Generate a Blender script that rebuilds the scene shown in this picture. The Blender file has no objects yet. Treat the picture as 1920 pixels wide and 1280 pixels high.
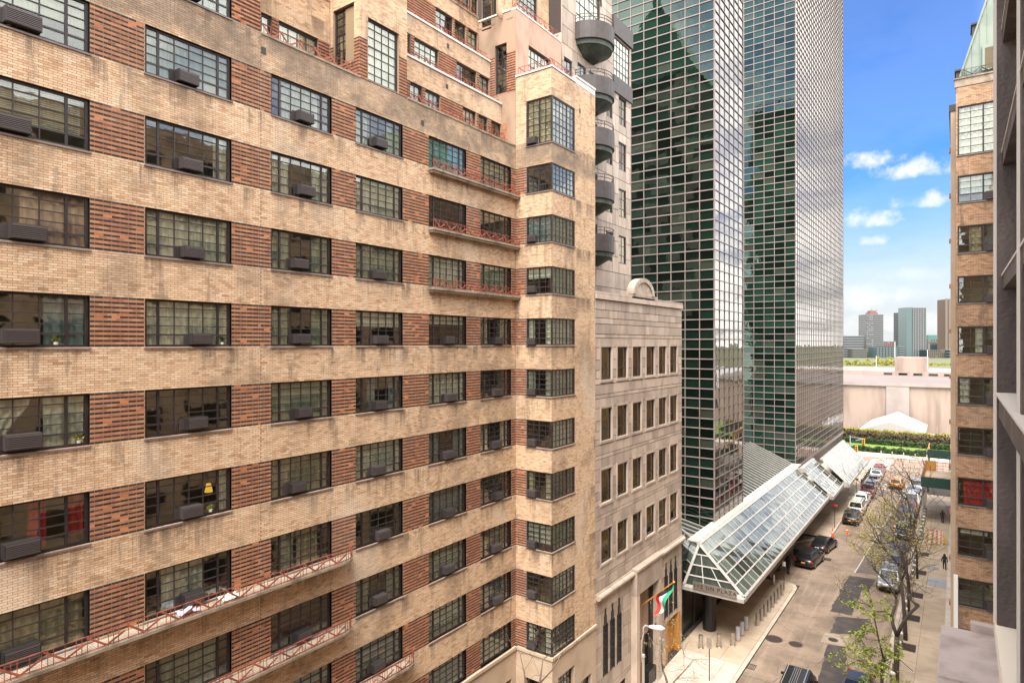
import bpy, math, random
import numpy as np
from mathutils import Vector, Matrix, Quaternion
random.seed(11); rng = np.random.default_rng(11)
S = bpy.context.scene; COL = S.collection; R = math.radians
H = 24.0                                    # eye height above the road
TH = R(35.7); sT, cT = math.sin(TH), math.cos(TH); FPX = 1165.0; HZ = 643.0

# ---------------------------------------------------------------- camera
cam = bpy.data.cameras.new('camera'); co = bpy.data.objects.new('camera', cam); COL.objects.link(co)
co.location = (0, 0, H); co.rotation_euler = (R(90), 0, TH)
cam.sensor_width = 36; cam.lens = 36*FPX/1920; cam.shift_y = 3/1920; cam.clip_start = .05; cam.clip_end = 9000
S.camera = co

# ---------------------------------------------------------------- light and exposure
SUN_DIR = Vector((.17, -.50, .85)).normalized()  # towards the sun
SUN_EL = math.asin(SUN_DIR.z); SUN_AZ = math.atan2(SUN_DIR.x, SUN_DIR.y)
S.view_settings.view_transform = 'Standard'; S.view_settings.look = 'None'
S.view_settings.gamma = 1.0; S.view_settings.use_curve_mapping = False
S.view_settings.exposure = 1.25
S.render.engine = 'CYCLES'
S.cycles.max_bounces = 7; S.cycles.diffuse_bounces = 3; S.cycles.glossy_bounces = 3
S.cycles.transparent_max_bounces = 8; S.cycles.transmission_bounces = 4
S.cycles.sample_clamp_indirect = 4.0; S.cycles.caustics_reflective = False; S.cycles.caustics_refractive = False
S.cycles.use_denoising = True

W = bpy.data.worlds.new('World'); S.world = W; W.use_nodes = True
nt = W.node_tree; nt.nodes.clear()
def wn(t, **k):
    n = nt.nodes.new(t)
    for a, b in k.items(): setattr(n, a, b)
    return n
wo = wn('ShaderNodeOutputWorld'); bg = wn('ShaderNodeBackground')
sky = wn('ShaderNodeTexSky', sky_type='NISHITA', sun_disc=False, sun_elevation=SUN_EL, sun_rotation=SUN_AZ, altitude=20, air_density=1.0, dust_density=.6, ozone_density=2.0)
tc = wn('ShaderNodeTexCoord')
L = nt.links.new
def wmath(op, a, b=None, c=None):
    n = wn('ShaderNodeMath', operation=op)
    for i, x in enumerate((a, b, c)):
        if x is None: continue
        if isinstance(x, (int, float)): n.inputs[i].default_value = x
        else: L(x, n.inputs[i])
    return n.outputs[0]
sep = wn('ShaderNodeSeparateXYZ'); L(tc.outputs['Generated'], sep.inputs[0])
dx, dy, dz = sep.outputs
# clouds: puffs low over the river and a broken deck kept off the view, brightened to fill the street
zc = wmath('MAXIMUM', dz, 0.0)
den = wmath('ADD', zc, .16)
comb = wn('ShaderNodeCombineXYZ'); L(wmath('DIVIDE', dx, den), comb.inputs[0]); L(wmath('DIVIDE', dy, den), comb.inputs[1])
deck = wn('ShaderNodeTexNoise'); deck.inputs['Scale'].default_value = .9; deck.inputs['Detail'].default_value = 8; deck.inputs['Roughness'].default_value = .6
L(comb.outputs[0], deck.inputs['Vector'])
mr = wn('ShaderNodeMapRange', interpolation_type='SMOOTHSTEP'); L(deck.outputs[0], mr.inputs[0])
mr.inputs[1].default_value = .34; mr.inputs[2].default_value = .56; mr.inputs[3].default_value = .12; mr.inputs[4].default_value = 1
puffn = wn('ShaderNodeTexNoise'); puffn.inputs['Scale'].default_value = 34; puffn.inputs['Detail'].default_value = 7; puffn.inputs['Roughness'].default_value = .62
L(tc.outputs['Generated'], puffn.inputs['Vector'])
def puff(px, py, hx, hy, amt=1.0):
    u = (px-960)/FPX; v = (HZ-py)/FPX
    d = Vector((u*cT-sT, u*sT+cT, v)); l = d.length; d /= l
    ex = wmath('DIVIDE', wmath('SUBTRACT', dx, d.x), hx/FPX/l*1.0)
    ez = wmath('DIVIDE', wmath('SUBTRACT', dz, d.z), hy/FPX/l)
    ez = wmath('MULTIPLY', ez, wmath('ADD', 1.0, wmath('MULTIPLY', wmath('LESS_THAN', ez, 0.0), .6)))
    r2 = wmath('ADD', wmath('MULTIPLY', ex, ex), wmath('MULTIPLY', ez, ez))
    v_ = wmath('SUBTRACT', wmath('ADD', 1.0, wmath('MULTIPLY', wmath('SUBTRACT', puffn.outputs[0], .5), 5.2)), r2)
    m = wn('ShaderNodeMapRange', interpolation_type='SMOOTHSTEP'); L(v_, m.inputs[0])
    m.inputs[1].default_value = -.35; m.inputs[2].default_value = 1.9; m.inputs[3].default_value = 0; m.inputs[4].default_value = amt
    return wmath('MULTIPLY', m.outputs[0], wmath('GREATER_THAN', dy, 0.0))
cl = None
for p in ((1642, 303, 54, 20), (1716, 318, 64, 22), (1733, 376, 52, 19), (1620, 414, 58, 22), (1640, 452, 22, 12, .8), (1640, 560, 95, 30, .55), (1735, 515, 80, 16, .3), (1690, 610, 130, 22, .5)):
    q = puff(*p); cl = q if cl is None else wmath('MAXIMUM', cl, q)
awayY = wn('ShaderNodeMapRange', interpolation_type='SMOOTHSTEP'); L(wmath('ABSOLUTE', wmath('ADD', dx, .07)), awayY.inputs[0])
awayY.inputs[1].default_value = .08; awayY.inputs[2].default_value = .24; awayY.inputs[3].default_value = .03; awayY.inputs[4].default_value = 1
back = wmath('LESS_THAN', dy, 0.0)
pf = cl; cl = wmath('MULTIPLY', mr.outputs[0], wmath('MAXIMUM', awayY.outputs[0], back))
hzm = wn('ShaderNodeMapRange', interpolation_type='SMOOTHSTEP'); L(dz, hzm.inputs[0])
hzm.inputs[1].default_value = .24; hzm.inputs[2].default_value = .02; hzm.inputs[3].default_value = 0; hzm.inputs[4].default_value = .96
tint = wn('ShaderNodeMix', data_type='RGBA', blend_type='MULTIPLY'); tint.inputs[0].default_value = 1
L(sky.outputs[0], tint.inputs[6]); SKY_TINT = (.25, .56, .99, 1); tint.inputs[7].default_value = SKY_TINT
CLOUD = (15.0, 14.6, 14.0, 1); HAZE = (3.5, 3.6, 3.6, 1)
hz = wn('ShaderNodeMix', data_type='RGBA'); L(hzm.outputs[0], hz.inputs[0]); L(tint.outputs[2], hz.inputs[6]); hz.inputs[7].default_value = HAZE
PUFF = (4.7, 4.7, 4.75, 1)
pm = wn('ShaderNodeMix', data_type='RGBA'); L(pf, pm.inputs[0]); L(hz.outputs[2], pm.inputs[6]); pm.inputs[7].default_value = PUFF
mx = wn('ShaderNodeMix', data_type='RGBA'); L(cl, mx.inputs[0]); L(pm.outputs[2], mx.inputs[6]); mx.inputs[7].default_value = CLOUD
L(mx.outputs[2], bg.inputs[0]); bg.inputs[1].default_value = .10
L(bg.outputs[0], wo.inputs[0])

sl = bpy.data.lights.new('sun', 'SUN'); sl.energy = 3.6; sl.angle = R(35); sl.color = (1, .93, .84)
so = bpy.data.objects.new('sun', sl); COL.objects.link(so); so.location = (0, 0, 80)
so.rotation_euler = SUN_DIR.to_track_quat('Z', 'Y').to_euler()

# ---------------------------------------------------------------- helpers
def G(px, py, z=0.0):                       # the point of the plane at height z that the photo shows at a pixel
    d = FPX*(H-z)/(py-HZ); r = (px-960)/FPX*d
    return Vector((r*cT-d*sT, r*sT+d*cT, z))
def AT(px, py, d):                          # the point a pixel shows at depth d
    r = (px-960)/FPX*d
    return Vector((r*cT-d*sT, r*sT+d*cT, H-(py-HZ)*d/FPX))
def ONX(px, X): u = (px-960)/FPX; return -X*(u*sT+cT)/(sT-u*cT)
def ONY(px, Y): u = (px-960)/FPX; return Y*(u*cT-sT)/(cT+u*sT)
def DEP(X, Y): return -X*sT+Y*cT
def ZY(py, X, Y): return H-(py-HZ)*DEP(X, Y)/FPX
def PIX(p):
    d = DEP(p[0], p[1]); r = p[0]*cT+p[1]*sT
    return (960+FPX*r/d, HZ-FPX*(p[2]-H)/d, d)

def root_of(p):
    while p and p.parent: p = p.parent
    return p
class MB:
    def __init__(s): s.v = []; s.f = []; s.m = []
    def add(s, vs, fs, m=0):
        b = len(s.v); s.v.extend(tuple(v) for v in vs)
        for f in fs: s.f.append(tuple(b+i for i in f)); s.m.append(m)
    def quad(s, a, b, c, d, m=0): s.add((a, b, c, d), ((0, 1, 2, 3),), m)
    def box(s, a, b, m=0):
        x0, x1 = sorted((a[0], b[0])); y0, y1 = sorted((a[1], b[1])); z0, z1 = sorted((a[2], b[2]))
        s.add([(x0,y0,z0),(x1,y0,z0),(x1,y1,z0),(x0,y1,z0),(x0,y0,z1),(x1,y0,z1),(x1,y1,z1),(x0,y1,z1)],
              [(0,3,2,1),(4,5,6,7),(0,1,5,4),(1,2,6,5),(2,3,7,6),(3,0,4,7)], m)
    def bar(s, p, q, w, h=None, m=0, up=(0,0,1)):   # rectangular bar from p to q
        p = Vector(p); q = Vector(q); d = (q-p); h = w if h is None else h
        if d.length < 1e-6: return
        d.normalize(); u = Vector(up)
        if abs(d.dot(u)) > .98: u = Vector((1,0,0)) if abs(d.x) < .9 else Vector((0,1,0))
        a = d.cross(u).normalized(); b = a.cross(d).normalized()
        a *= w/2; b *= h/2
        s.add([p-a-b,p+a-b,p+a+b,p-a+b,q-a-b,q+a-b,q+a+b,q-a+b],
              [(0,1,2,3),(7,6,5,4),(4,5,1,0),(5,6,2,1),(6,7,3,2),(7,4,0,3)], m)
    def tube(s, pts, rad, n=8, m=0, caps=True):
        pts = [Vector(p) for p in pts]; rad = [rad]*len(pts) if isinstance(rad, (int, float)) else rad
        b0 = len(s.v); prev = None
        for i, p in enumerate(pts):
            d = (pts[min(i+1, len(pts)-1)]-pts[max(i-1, 0)]).normalized()
            u = prev if prev is not None else (Vector((0,0,1)) if abs(d.z) < .9 else Vector((1,0,0)))
            a = (u - d*u.dot(d))
            if a.length < 1e-4: a = d.orthogonal()
            a.normalize(); prev = a; b = d.cross(a)
            for k in range(n):
                t = 2*math.pi*k/n; q = p+(a*math.cos(t)+b*math.sin(t))*rad[i]; s.v.append((q.x,q.y,q.z))
        for i in range(len(pts)-1):
            for k in range(n):
                k2 = (k+1) % n
                s.f.append((b0+i*n+k, b0+i*n+k2, b0+(i+1)*n+k2, b0+(i+1)*n+k)); s.m.append(m)
        if caps:
            s.f.append(tuple(b0+k for k in range(n))[::-1]); s.m.append(m)
            e = b0+(len(pts)-1)*n; s.f.append(tuple(e+k for k in range(n))); s.m.append(m)
    def lathe(s, prof, n=16, c=(0,0,0), m=0, axis='z'):
        b0 = len(s.v)
        for (r, z) in prof:
            for k in range(n):
                t = 2*math.pi*k/n; x, y = r*math.cos(t), r*math.sin(t)
                p = (x, y, z) if axis == 'z' else ((z, x, y) if axis == 'x' else (y, z, x))
                s.v.append((p[0]+c[0], p[1]+c[1], p[2]+c[2]))
        for i in range(len(prof)-1):
            for k in range(n):
                k2 = (k+1) % n
                s.f.append((b0+i*n+k, b0+i*n+k2, b0+(i+1)*n+k2, b0+(i+1)*n+k)); s.m.append(m)
        s.f.append(tuple(b0+k for k in range(n))[::-1]); s.m.append(m)
        e = b0+(len(prof)-1)*n; s.f.append(tuple(e+k for k in range(n))); s.m.append(m)
    def prism(s, poly, z0, z1, m=0):        # poly counter-clockwise in x, y
        n = len(poly); b = len(s.v)
        s.v.extend((p[0], p[1], z0) for p in poly); s.v.extend((p[0], p[1], z1) for p in poly)
        s.f.append(tuple(b+i for i in range(n))[::-1]); s.m.append(m)
        s.f.append(tuple(b+n+i for i in range(n))); s.m.append(m)
        for i in range(n):
            j = (i+1) % n; s.f.append((b+i, b+j, b+n+j, b+n+i)); s.m.append(m)
    def mesh(s, name, mats, smooth=False, off=(0,0,0)):
        me = bpy.data.meshes.new(name); o = Vector(off)
        me.from_pydata([(v[0]-o.x, v[1]-o.y, v[2]-o.z) for v in s.v], [], s.f)
        for k in (mats if isinstance(mats, (list, tuple)) else [mats]): me.materials.append(k)
        me.polygons.foreach_set('material_index', s.m)
        if smooth: me.polygons.foreach_set('use_smooth', [True]*len(s.f))
        me.update(); return me
    def build(s, name, mats, parent=None, smooth=False, kind=None, label=None):
        off = root_of(parent)['base'] if parent is not None and 'base' in root_of(parent) else (0,0,0)
        o = bpy.data.objects.new(name, s.mesh(name, mats, smooth, off)); COL.objects.link(o)
        if parent is not None: o.parent = parent
        if kind: o['kind'] = kind
        if label: o['label'] = label
        return o
def thing(name, label, cat, loc=(0,0,0), rz=0.0, group=None, world=False):
    o = bpy.data.objects.new(name, None); COL.objects.link(o); o.location = loc; o.rotation_euler = (0,0,rz)
    o.empty_display_size = .2; o['label'] = label; o['category'] = cat
    if group: o['group'] = group
    if world: o['base'] = tuple(loc)        # children are written in world coordinates
    return o
def tag(o, label, cat, group=None):
    o['label'] = label; o['category'] = cat
    if group: o['group'] = group
    return o
def dup(o, loc, rz=None, label=None, parent=None):
    c = o.copy(); COL.objects.link(c); c.parent = parent
    if parent is None:
        c.location = loc
        if rz is not None: c.rotation_euler = (0,0,rz)
        if label: c['label'] = label
    for ch in o.children: dup(ch, None, None, None, c)
    return c
def nmesh(name, verts, quads, mats, midx=None, off=(0,0,0)):
    me = bpy.data.meshes.new(name); v = (np.asarray(verts, dtype=np.float64)-np.array(off)).astype(np.float32)
    q = np.asarray(quads, dtype=np.int32)
    me.vertices.add(len(v)); me.vertices.foreach_set('co', v.ravel())
    k = q.shape[1]; me.loops.add(q.size); me.loops.foreach_set('vertex_index', q.ravel())
    me.polygons.add(len(q)); me.polygons.foreach_set('loop_start', np.arange(len(q), dtype=np.int32)*k)
    for m in mats: me.materials.append(m)
    if midx is not None: me.polygons.foreach_set('material_index', np.asarray(midx, dtype=np.int32))
    me.polygons.foreach_set('use_smooth', np.zeros(len(q), dtype=bool))
    me.update(calc_edges=True); me.validate(); return me
def link(name, me, parent=None, kind=None):
    o = bpy.data.objects.new(name, me); COL.objects.link(o)
    if parent is not None: o.parent = parent
    if kind: o['kind'] = kind
    return o
def ordinal(n):
    return ['first','second','third','fourth','fifth','sixth','seventh','eighth','ninth','tenth','eleventh','twelfth','thirteenth','fourteenth','fifteenth','sixteenth','seventeenth','eighteenth','nineteenth','twentieth'][n-1]

# ---------------------------------------------------------------- materials
class NT:
    def __init__(s, name):
        s.mat = bpy.data.materials.new(name); s.mat.use_nodes = True; s.t = s.mat.node_tree; s.t.nodes.clear()
        s.out = s.n('ShaderNodeOutputMaterial')
    def n(s, typ, ins=None, **k):
        x = s.t.nodes.new(typ)
        for a, b in k.items(): setattr(x, a, b)
        for a, b in (ins or {}).items(): s.set(x, a, b)
        return x
    def set(s, x, a, b):
        if hasattr(b, 'is_linked') or hasattr(b, 'links'): s.t.links.new(b, x.inputs[a])
        else: x.inputs[a].default_value = b
    def math(s, op, a, b=0.0): return s.n('ShaderNodeMath', {0: a, 1: b}, operation=op).outputs[0]
    def pos(s, stretch=None):
        g = s.n('ShaderNodeNewGeometry').outputs['Position']
        if stretch: g = s.n('ShaderNodeVectorMath', {0: g, 1: stretch}, operation='MULTIPLY').outputs[0]
        return g
    def noise(s, scale, detail=5, vec=None, rough=.55):
        return s.n('ShaderNodeTexNoise', {'Vector': vec if vec is not None else s.pos(), 'Scale': scale, 'Detail': detail, 'Roughness': rough}).outputs[0]
    def step(s, x, a, b, lo=0.0, hi=1.0):
        return s.n('ShaderNodeMapRange', {0: x, 1: a, 2: b, 3: lo, 4: hi}, interpolation_type='SMOOTHSTEP').outputs[0]
    def mix(s, f, a, b, mode='MIX'):
        n = s.n('ShaderNodeMix', {0: f, 6: a, 7: b}, data_type='RGBA', blend_type=mode); return n.outputs[2]
    def rnd(s, isl=False):
        r = s.n('ShaderNodeObjectInfo').outputs['Random']
        if isl: r = s.math('FRACT', s.math('ADD', r, s.n('ShaderNodeNewGeometry').outputs['Random Per Island']))
        return r
    def ramp(s, f, stops):
        n = s.n('ShaderNodeValToRGB', {0: f}); e = n.color_ramp.elements
        while len(e) < len(stops): e.new(.5)
        for i, (p, c) in enumerate(stops): e[i].position = p; e[i].color = (*c, 1)
        return n.outputs[0]
    def val(s, col, v): return s.n('ShaderNodeHueSaturation', {'Value': v, 'Color': col}).outputs[0]
    def bsdf(s, col, rough=.6, metal=0.0, bump=None, bstr=.3, bdist=.01, **k):
        b = s.n('ShaderNodeBsdfPrincipled', {'Base Color': col, 'Roughness': rough, 'Metallic': metal})
        for a, v in k.items(): s.set(b, a.replace('_', ' '), v)
        if bump is not None:
            bp = s.n('ShaderNodeBump', {'Height': bump, 'Strength': bstr, 'Distance': bdist}); s.t.links.new(bp.outputs[0], b.inputs['Normal'])
        return b.outputs[0]
    def fres(s, ior):                      # the same reflectance from either side of a thin pane
        bf = s.n('ShaderNodeNewGeometry').outputs['Backfacing']
        return s.n('ShaderNodeFresnel', {'IOR': s.math('ADD', ior, s.math('MULTIPLY', bf, 1/ior-ior))}).outputs[0]
    def done(s, sh): s.t.links.new(sh, s.out.inputs[0]); return s.mat
def c4(c): return (c[0], c[1], c[2], 1)
def M(name, col, rough=.7, metal=0.0, var=0.0, isl=False, col2=None, nsc=1.0, namt=.6, stretch=None, bump=0.0, bsc=40, spec=.5, lo=.42, hi=.68):
    t = NT(name); c = c4(col)
    if col2: c = t.mix(t.math('MULTIPLY', t.step(t.noise(nsc, 7, t.pos(stretch)), lo, hi), namt), c, c4(col2))
    if var: c = t.val(c, t.step(t.rnd(isl), 0, 1, 1-var, 1+var))
    b = t.noise(bsc, 4) if bump else None
    return t.done(t.bsdf(c, rough, metal, b, bump, .02, Specular_IOR_Level=spec))
def brick_mat(name, stops, soot=True, stain=.75, pl=.42):
    t = NT(name); r = t.rnd(True)
    c = t.ramp(r, stops)
    blotch = t.step(t.noise(.42, 6, rough=.65), .50, .66)
    streak = t.step(t.noise(1.0, 6, t.pos((1.9, 1.9, .42)), .68), .53, .66)
    zz = t.n('ShaderNodeSeparateXYZ', {0: t.pos()}).outputs[2]   # drips that start under the sills of every floor
    ph = t.math('FRACT', t.math('DIVIDE', t.math('SUBTRACT', 36.45+27.7, zz), 2.77))
    dr = t.math('MULTIPLY', t.step(ph, .545, .56), t.math('SUBTRACT', 1.0, t.step(ph, .60, .98)))
    dr = t.math('MULTIPLY', dr, t.step(t.noise(1.0, 6, t.pos((1.1, 1.1, .10)), .7), .50, .62))
    blotch = t.math('MAXIMUM', blotch, t.math('MULTIPLY', dr, 1.7 if soot else 0.0))
    s = t.math('MULTIPLY', t.math('MAXIMUM', t.math('MULTIPLY', blotch, .55), t.math('MULTIPLY', streak, .6)), stain)
    c = t.mix(s, c, (.10, .078, .060, 1))
    pale = t.step(t.noise(.31, 5, t.pos((1, 1, .5))), .56, .70)
    c = t.mix(t.math('MULTIPLY', pale, pl), c, (.70, .60, .49, 1))
    if soot:                               # old soot under the terrace copings
        z = t.n('ShaderNodeSeparateXYZ', {0: t.pos()}).outputs[2]
        k = t.math('MULTIPLY', t.step(z, 33.3, 34.0), t.math('SUBTRACT', 1.0, t.step(z, 34.95, 35.05)))
        k = t.math('MULTIPLY', k, t.step(t.noise(.75, 8, t.pos((1, 1, 1.2)), .72), .25, .68))
        c = t.mix(t.math('MULTIPLY', k, .85), c, (.16, .13, .105, 1))
    b = t.noise(60, 3)
    return t.done(t.bsdf(c, .82, 0, b, .25, .01, Specular_IOR_Level=.3))
BUFF = brick_mat('buff_brick', [(0, (.47,.29,.17)), (.2, (.59,.40,.255)), (.7, (.645,.46,.305)), (.95, (.70,.535,.38)), (1, (.39,.225,.125))])
REDB = brick_mat('red_brick', [(0, (.34,.125,.06)), (.4, (.42,.165,.075)), (.8, (.50,.22,.105)), (1, (.29,.10,.055))], False, .3, .1)
BUFFR = brick_mat('brown_buff_brick', [(0, (.30,.175,.10)), (.3, (.40,.25,.15)), (.8, (.47,.31,.20)), (1, (.24,.13,.075))], False, 1.0, .2)
BLKB = brick_mat('black_brick', [(0, (.022,.018,.018)), (.7, (.045,.035,.033)), (.93, (.07,.045,.04)), (1, (.2,.08,.045))], False, .1, .05)
MORT = M('dark_mortar', (.165,.12,.085), .9, col2=(.10,.075,.055), nsc=.6)
MORTR = M('pale_mortar', (.36,.29,.22), .9, col2=(.22,.17,.13), nsc=.6)
STUCCO = M('brown_stucco', (.36,.25,.175), .85, col2=(.20,.135,.095), nsc=.9, namt=.8, stretch=(1,1,.4), bump=.3, bsc=25)
PINK = M('pink_stucco', (.50,.33,.25), .85, col2=(.34,.20,.145), nsc=1.4, namt=.6, stretch=(1,1,.5), bump=.2, bsc=20)
BASE = M('limestone_base', (.52,.40,.29), .75, col2=(.40,.29,.20), nsc=.8, bump=.15, bsc=20)
COPE = M('white_coping', (.72,.69,.66), .6, col2=(.45,.41,.37), nsc=2, namt=.5)
SLABC = M('weathered_concrete', (.30,.24,.18), .85, col2=(.13,.10,.075), nsc=1.8, namt=.9, bump=.3)
FRAME = M('aubergine_window_paint', (.020,.015,.016), .45, col2=(.042,.033,.034), nsc=3, namt=.5)
FRAMEL = M('dark_muntin_paint', (.038,.030,.031), .4)
FRAMEW = M('white_window_paint', (.62,.60,.58), .5)
SILL = M('painted_steel_sill', (.19,.155,.15), .5, col2=(.11,.08,.08), nsc=2)
ACM = M('dark_air_conditioner_case', (.042,.034,.034), .5, .1, var=.5)
ACG = M('air_conditioner_grille', (.11,.094,.096), .45, .3)
FRAMEO = M('dark_brown_window_frame', (.048,.035,.032), .5, col2=(.11,.085,.075), nsc=7, namt=.8, spec=.3, bump=.25, bsc=60, stretch=(1,1,.3))
IRON = M('red_painted_iron', (.33,.085,.05), .65, col2=(.13,.05,.035), nsc=4, namt=.9)
ROOMS = [M('room_'+n, c, .9) for n, c in (('brown', (.27,.20,.12)), ('olive', (.25,.23,.14)), ('dark', (.09,.08,.065)), ('cream', (.45,.39,.26)))]
CURT = {n: M('curtain_'+n, c, .85, col2=c2, nsc=3, stretch=(6,6,.4), namt=.6) for n, c, c2 in (
    ('white', (.60,.60,.53), (.27,.29,.24)), ('green', (.30,.34,.275), (.14,.17,.13)), ('cream', (.40,.355,.25), (.20,.17,.105)),
    ('red', (.46,.03,.025), (.20,.012,.012)), ('blue', (.20,.27,.30), (.10,.15,.17)), ('pink', (.48,.33,.28), (.33,.2,.17)), ('teal', (.16,.42,.42), (.08,.22,.22)))}
def glass(name, ior=1.8, tint=(.93,.95,.91), add=.02, gloss=(.93,.95,.93)):
    t = NT(name)
    nb = t.n('ShaderNodeBump', {'Height': t.noise(1.6, 2), 'Strength': .06, 'Distance': .05}).outputs[0]
    f = t.math('ADD', t.fres(ior), add)
    tr = t.n('ShaderNodeBsdfTransparent', {0: c4(tint)}).outputs[0]
    gl = t.n('ShaderNodeBsdfGlossy', {'Color': c4(gloss), 'Roughness': .02, 'Normal': nb}).outputs[0]
    return t.done(t.n('ShaderNodeMixShader', {0: f, 1: tr, 2: gl}).outputs[0])
GLASS = glass('window_glass')
GLASSB = glass('bronze_glass', 1.6, (.66,.56,.38), .02, (.95,.9,.8))
def tower_glass(name, body, face, ior, wave):
    t = NT(name)
    h = t.math('ADD', t.noise(.55, 3, t.pos((1,1,1.4))), t.math('MULTIPLY', t.noise(2.4, 2), .18))
    nb = t.n('ShaderNodeBump', {'Height': h, 'Strength': wave, 'Distance': .06}).outputs[0]
    fr = t.fres(ior)
    lw = t.step(t.n('ShaderNodeLayerWeight', {0: .5}).outputs['Facing'], .35, .92)
    gc = t.mix(lw, c4(face), (1, .985, .96, 1))
    rr = t.rnd(True); bd = t.mix(t.math('MULTIPLY', t.step(rr, .90, .91), .75), t.val(c4(body), t.step(t.math('FRACT', t.math('MULTIPLY', rr, 7.3)), 0, 1, .4, 1.8)), (.05,.06,.045,1))
    d = t.n('ShaderNodeBsdfDiffuse', {0: bd}).outputs[0]
    g = t.n('ShaderNodeBsdfGlossy', {'Color': gc, 'Roughness': .015, 'Normal': nb}).outputs[0]
    return t.done(t.n('ShaderNodeMixShader', {0: fr, 1: d, 2: g}).outputs[0])
TGS = tower_glass('flank_tower_glass', (.02,.018,.015), (.86,.83,.78), 3.6, .10)
TG1 = tower_glass('green_tower_glass', (.005,.013,.009), (.42,.54,.475), 2.7, .16)
TG2 = tower_glass('deep_green_tower_glass', (.008,.022,.015), (.46,.60,.52), 2.3, .28)
CANG = tower_glass('canopy_glass', (.05,.065,.055), (.76,.82,.78), 2.1, .35)
ALU = M('pinkish_aluminium', (.265,.22,.205), .5, .1, col2=(.18,.145,.135), nsc=.7)
ALUD = M('brown_grey_aluminium', (.20,.17,.16), .5, .15, col2=(.14,.115,.11), nsc=.5)
ALUW = M('pale_aluminium', (.47,.44,.41), .45, .2, col2=(.32,.29,.27), nsc=2)
GRAN = M('pink_granite', (.45,.365,.30), .55, var=.18, isl=True, col2=(.30,.235,.19), nsc=1.3, namt=.7, stretch=(1,1,.45), bump=.1, bsc=60)
GRAND = M('dark_joint', (.05,.038,.033), .9)
COPP = M('dark_copper_cladding', (.060,.050,.048), .5, .1, col2=(.035,.030,.030), nsc=2.5)
COPG = M('green_patina_soffit', (.045,.060,.050), .6, col2=(.12,.15,.13), nsc=2.0)
PATI = M('pale_copper_patina', (.20,.25,.215), .6, col2=(.12,.18,.15), nsc=1.5)
PATID = M('dark_green_roof', (.05,.16,.11), .5, col2=(.03,.10,.07), nsc=1)
GOLD = M('golden_oak_door', (.46,.215,.045), .35, col2=(.28,.11,.02), nsc=5, stretch=(4,4,.6))
BLACK = M('black_paint', (.018,.016,.016), .4)
STEEL = M('brushed_steel', (.50,.46,.42), .3, .85, col2=(.35,.31,.27), nsc=4)
GREYP = M('grey_paint', (.42,.43,.45), .5)
GALV = M('galvanised_steel', (.50,.50,.49), .45, .5)
def asphalt():
    t = NT('worn_asphalt'); c = t.mix(t.step(t.noise(.30, 8, rough=.7), .36, .66), (.285,.212,.155,1), (.165,.122,.09,1))
    tr = t.step(t.noise(1.0, 6, t.pos((1.7, .07, 1)), .65), .50, .68); c = t.mix(t.math('MULTIPLY', tr, .45), c, (.36,.285,.22,1))
    oil = t.step(t.noise(.9, 6, rough=.75), .58, .72); c = t.mix(t.math('MULTIPLY', oil, .75), c, (.075,.058,.046,1))
    wv = t.n('ShaderNodeVectorMath', {0: t.pos(), 1: t.n('ShaderNodeVectorMath', {0: t.n('ShaderNodeTexNoise', {'Vector': t.pos(), 'Scale': .8, 'Detail': 4}).outputs[1], 1: (1.6,1.6,0)}, operation='MULTIPLY').outputs[0]}, operation='ADD').outputs[0]
    e = t.n('ShaderNodeTexVoronoi', {'Vector': wv, 'Scale': .22}, feature='DISTANCE_TO_EDGE').outputs[0]
    c = t.mix(t.math('MULTIPLY', t.step(e, .0, .012, 1, 0), .7), c, (.09,.07,.055,1))
    return t.done(t.bsdf(c, .85, 0, t.noise(30, 4), .3, .02))
ASPH = asphalt()
ASPHM = M('older_asphalt_patch', (.135,.108,.09), .85, col2=(.085,.068,.058), nsc=.8, namt=.8, bump=.35, bsc=30)
ASPHD = M('fresh_asphalt_patch', (.050,.042,.040), .8, col2=(.10,.08,.068), nsc=1.1, namt=.7, bump=.4, bsc=30)
CONC = M('pavement_concrete', (.44,.35,.26), .8, var=.07, col2=(.32,.25,.18), nsc=.6, namt=.65, bump=.15, bsc=25)
CONCL = M('pale_concrete', (.55,.48,.41), .8, var=.06, col2=(.40,.34,.28), nsc=.9, namt=.6, bump=.15)
KERB = M('granite_kerb', (.50,.42,.34), .7, var=.08, col2=(.34,.28,.22), nsc=1.2)
EARTH = M('city_ground', (.22,.19,.16), .9, col2=(.15,.13,.11), nsc=.05)
PAINT = M('road_paint', (.52,.48,.43), .7, col2=(.36,.30,.24), nsc=2.2, namt=.8)
REDLANE = M('red_bus_lane', (.27,.155,.125), .8, col2=(.22,.15,.12), nsc=.6)
DIRT = M('tree_pit_soil', (.09,.065,.045), .95, bump=.6, bsc=15)
IRONC = M('cast_iron', (.075,.055,.045), .6, .5, bump=.5, bsc=25)
GRASSM = M('lawn', (.12,.20,.025), .9, col2=(.17,.22,.03), nsc=.6, bump=.6, bsc=6)
HEDGE = M('dark_hedge_leaf', (.035,.070,.018), .8, var=.45, isl=True)
HEDGEB = M('brown_hedge_leaf', (.085,.062,.035), .85, var=.4, isl=True)
HEDGEY = M('yellow_spring_shrub', (.26,.235,.03), .85, var=.3, isl=True)
BARK = M('dark_bark', (.055,.040,.032), .9, col2=(.10,.08,.06), nsc=8, bump=.6, bsc=20)
BARKP = M('pale_bark', (.17,.13,.10), .9, col2=(.09,.07,.055), nsc=8, bump=.5)
LEAFG = M('fresh_green_leaf', (.21,.255,.022), .7, var=.6, isl=True)
LEAFO = M('olive_leaf_bud', (.36,.31,.09), .75, var=.4, isl=True)
LEAFW = M('pale_blossom_bud', (.42,.45,.24), .75, var=.3, isl=True)
WATER = M('river_water', (.05,.065,.07), .12, bump=.3, bsc=.6)
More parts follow.
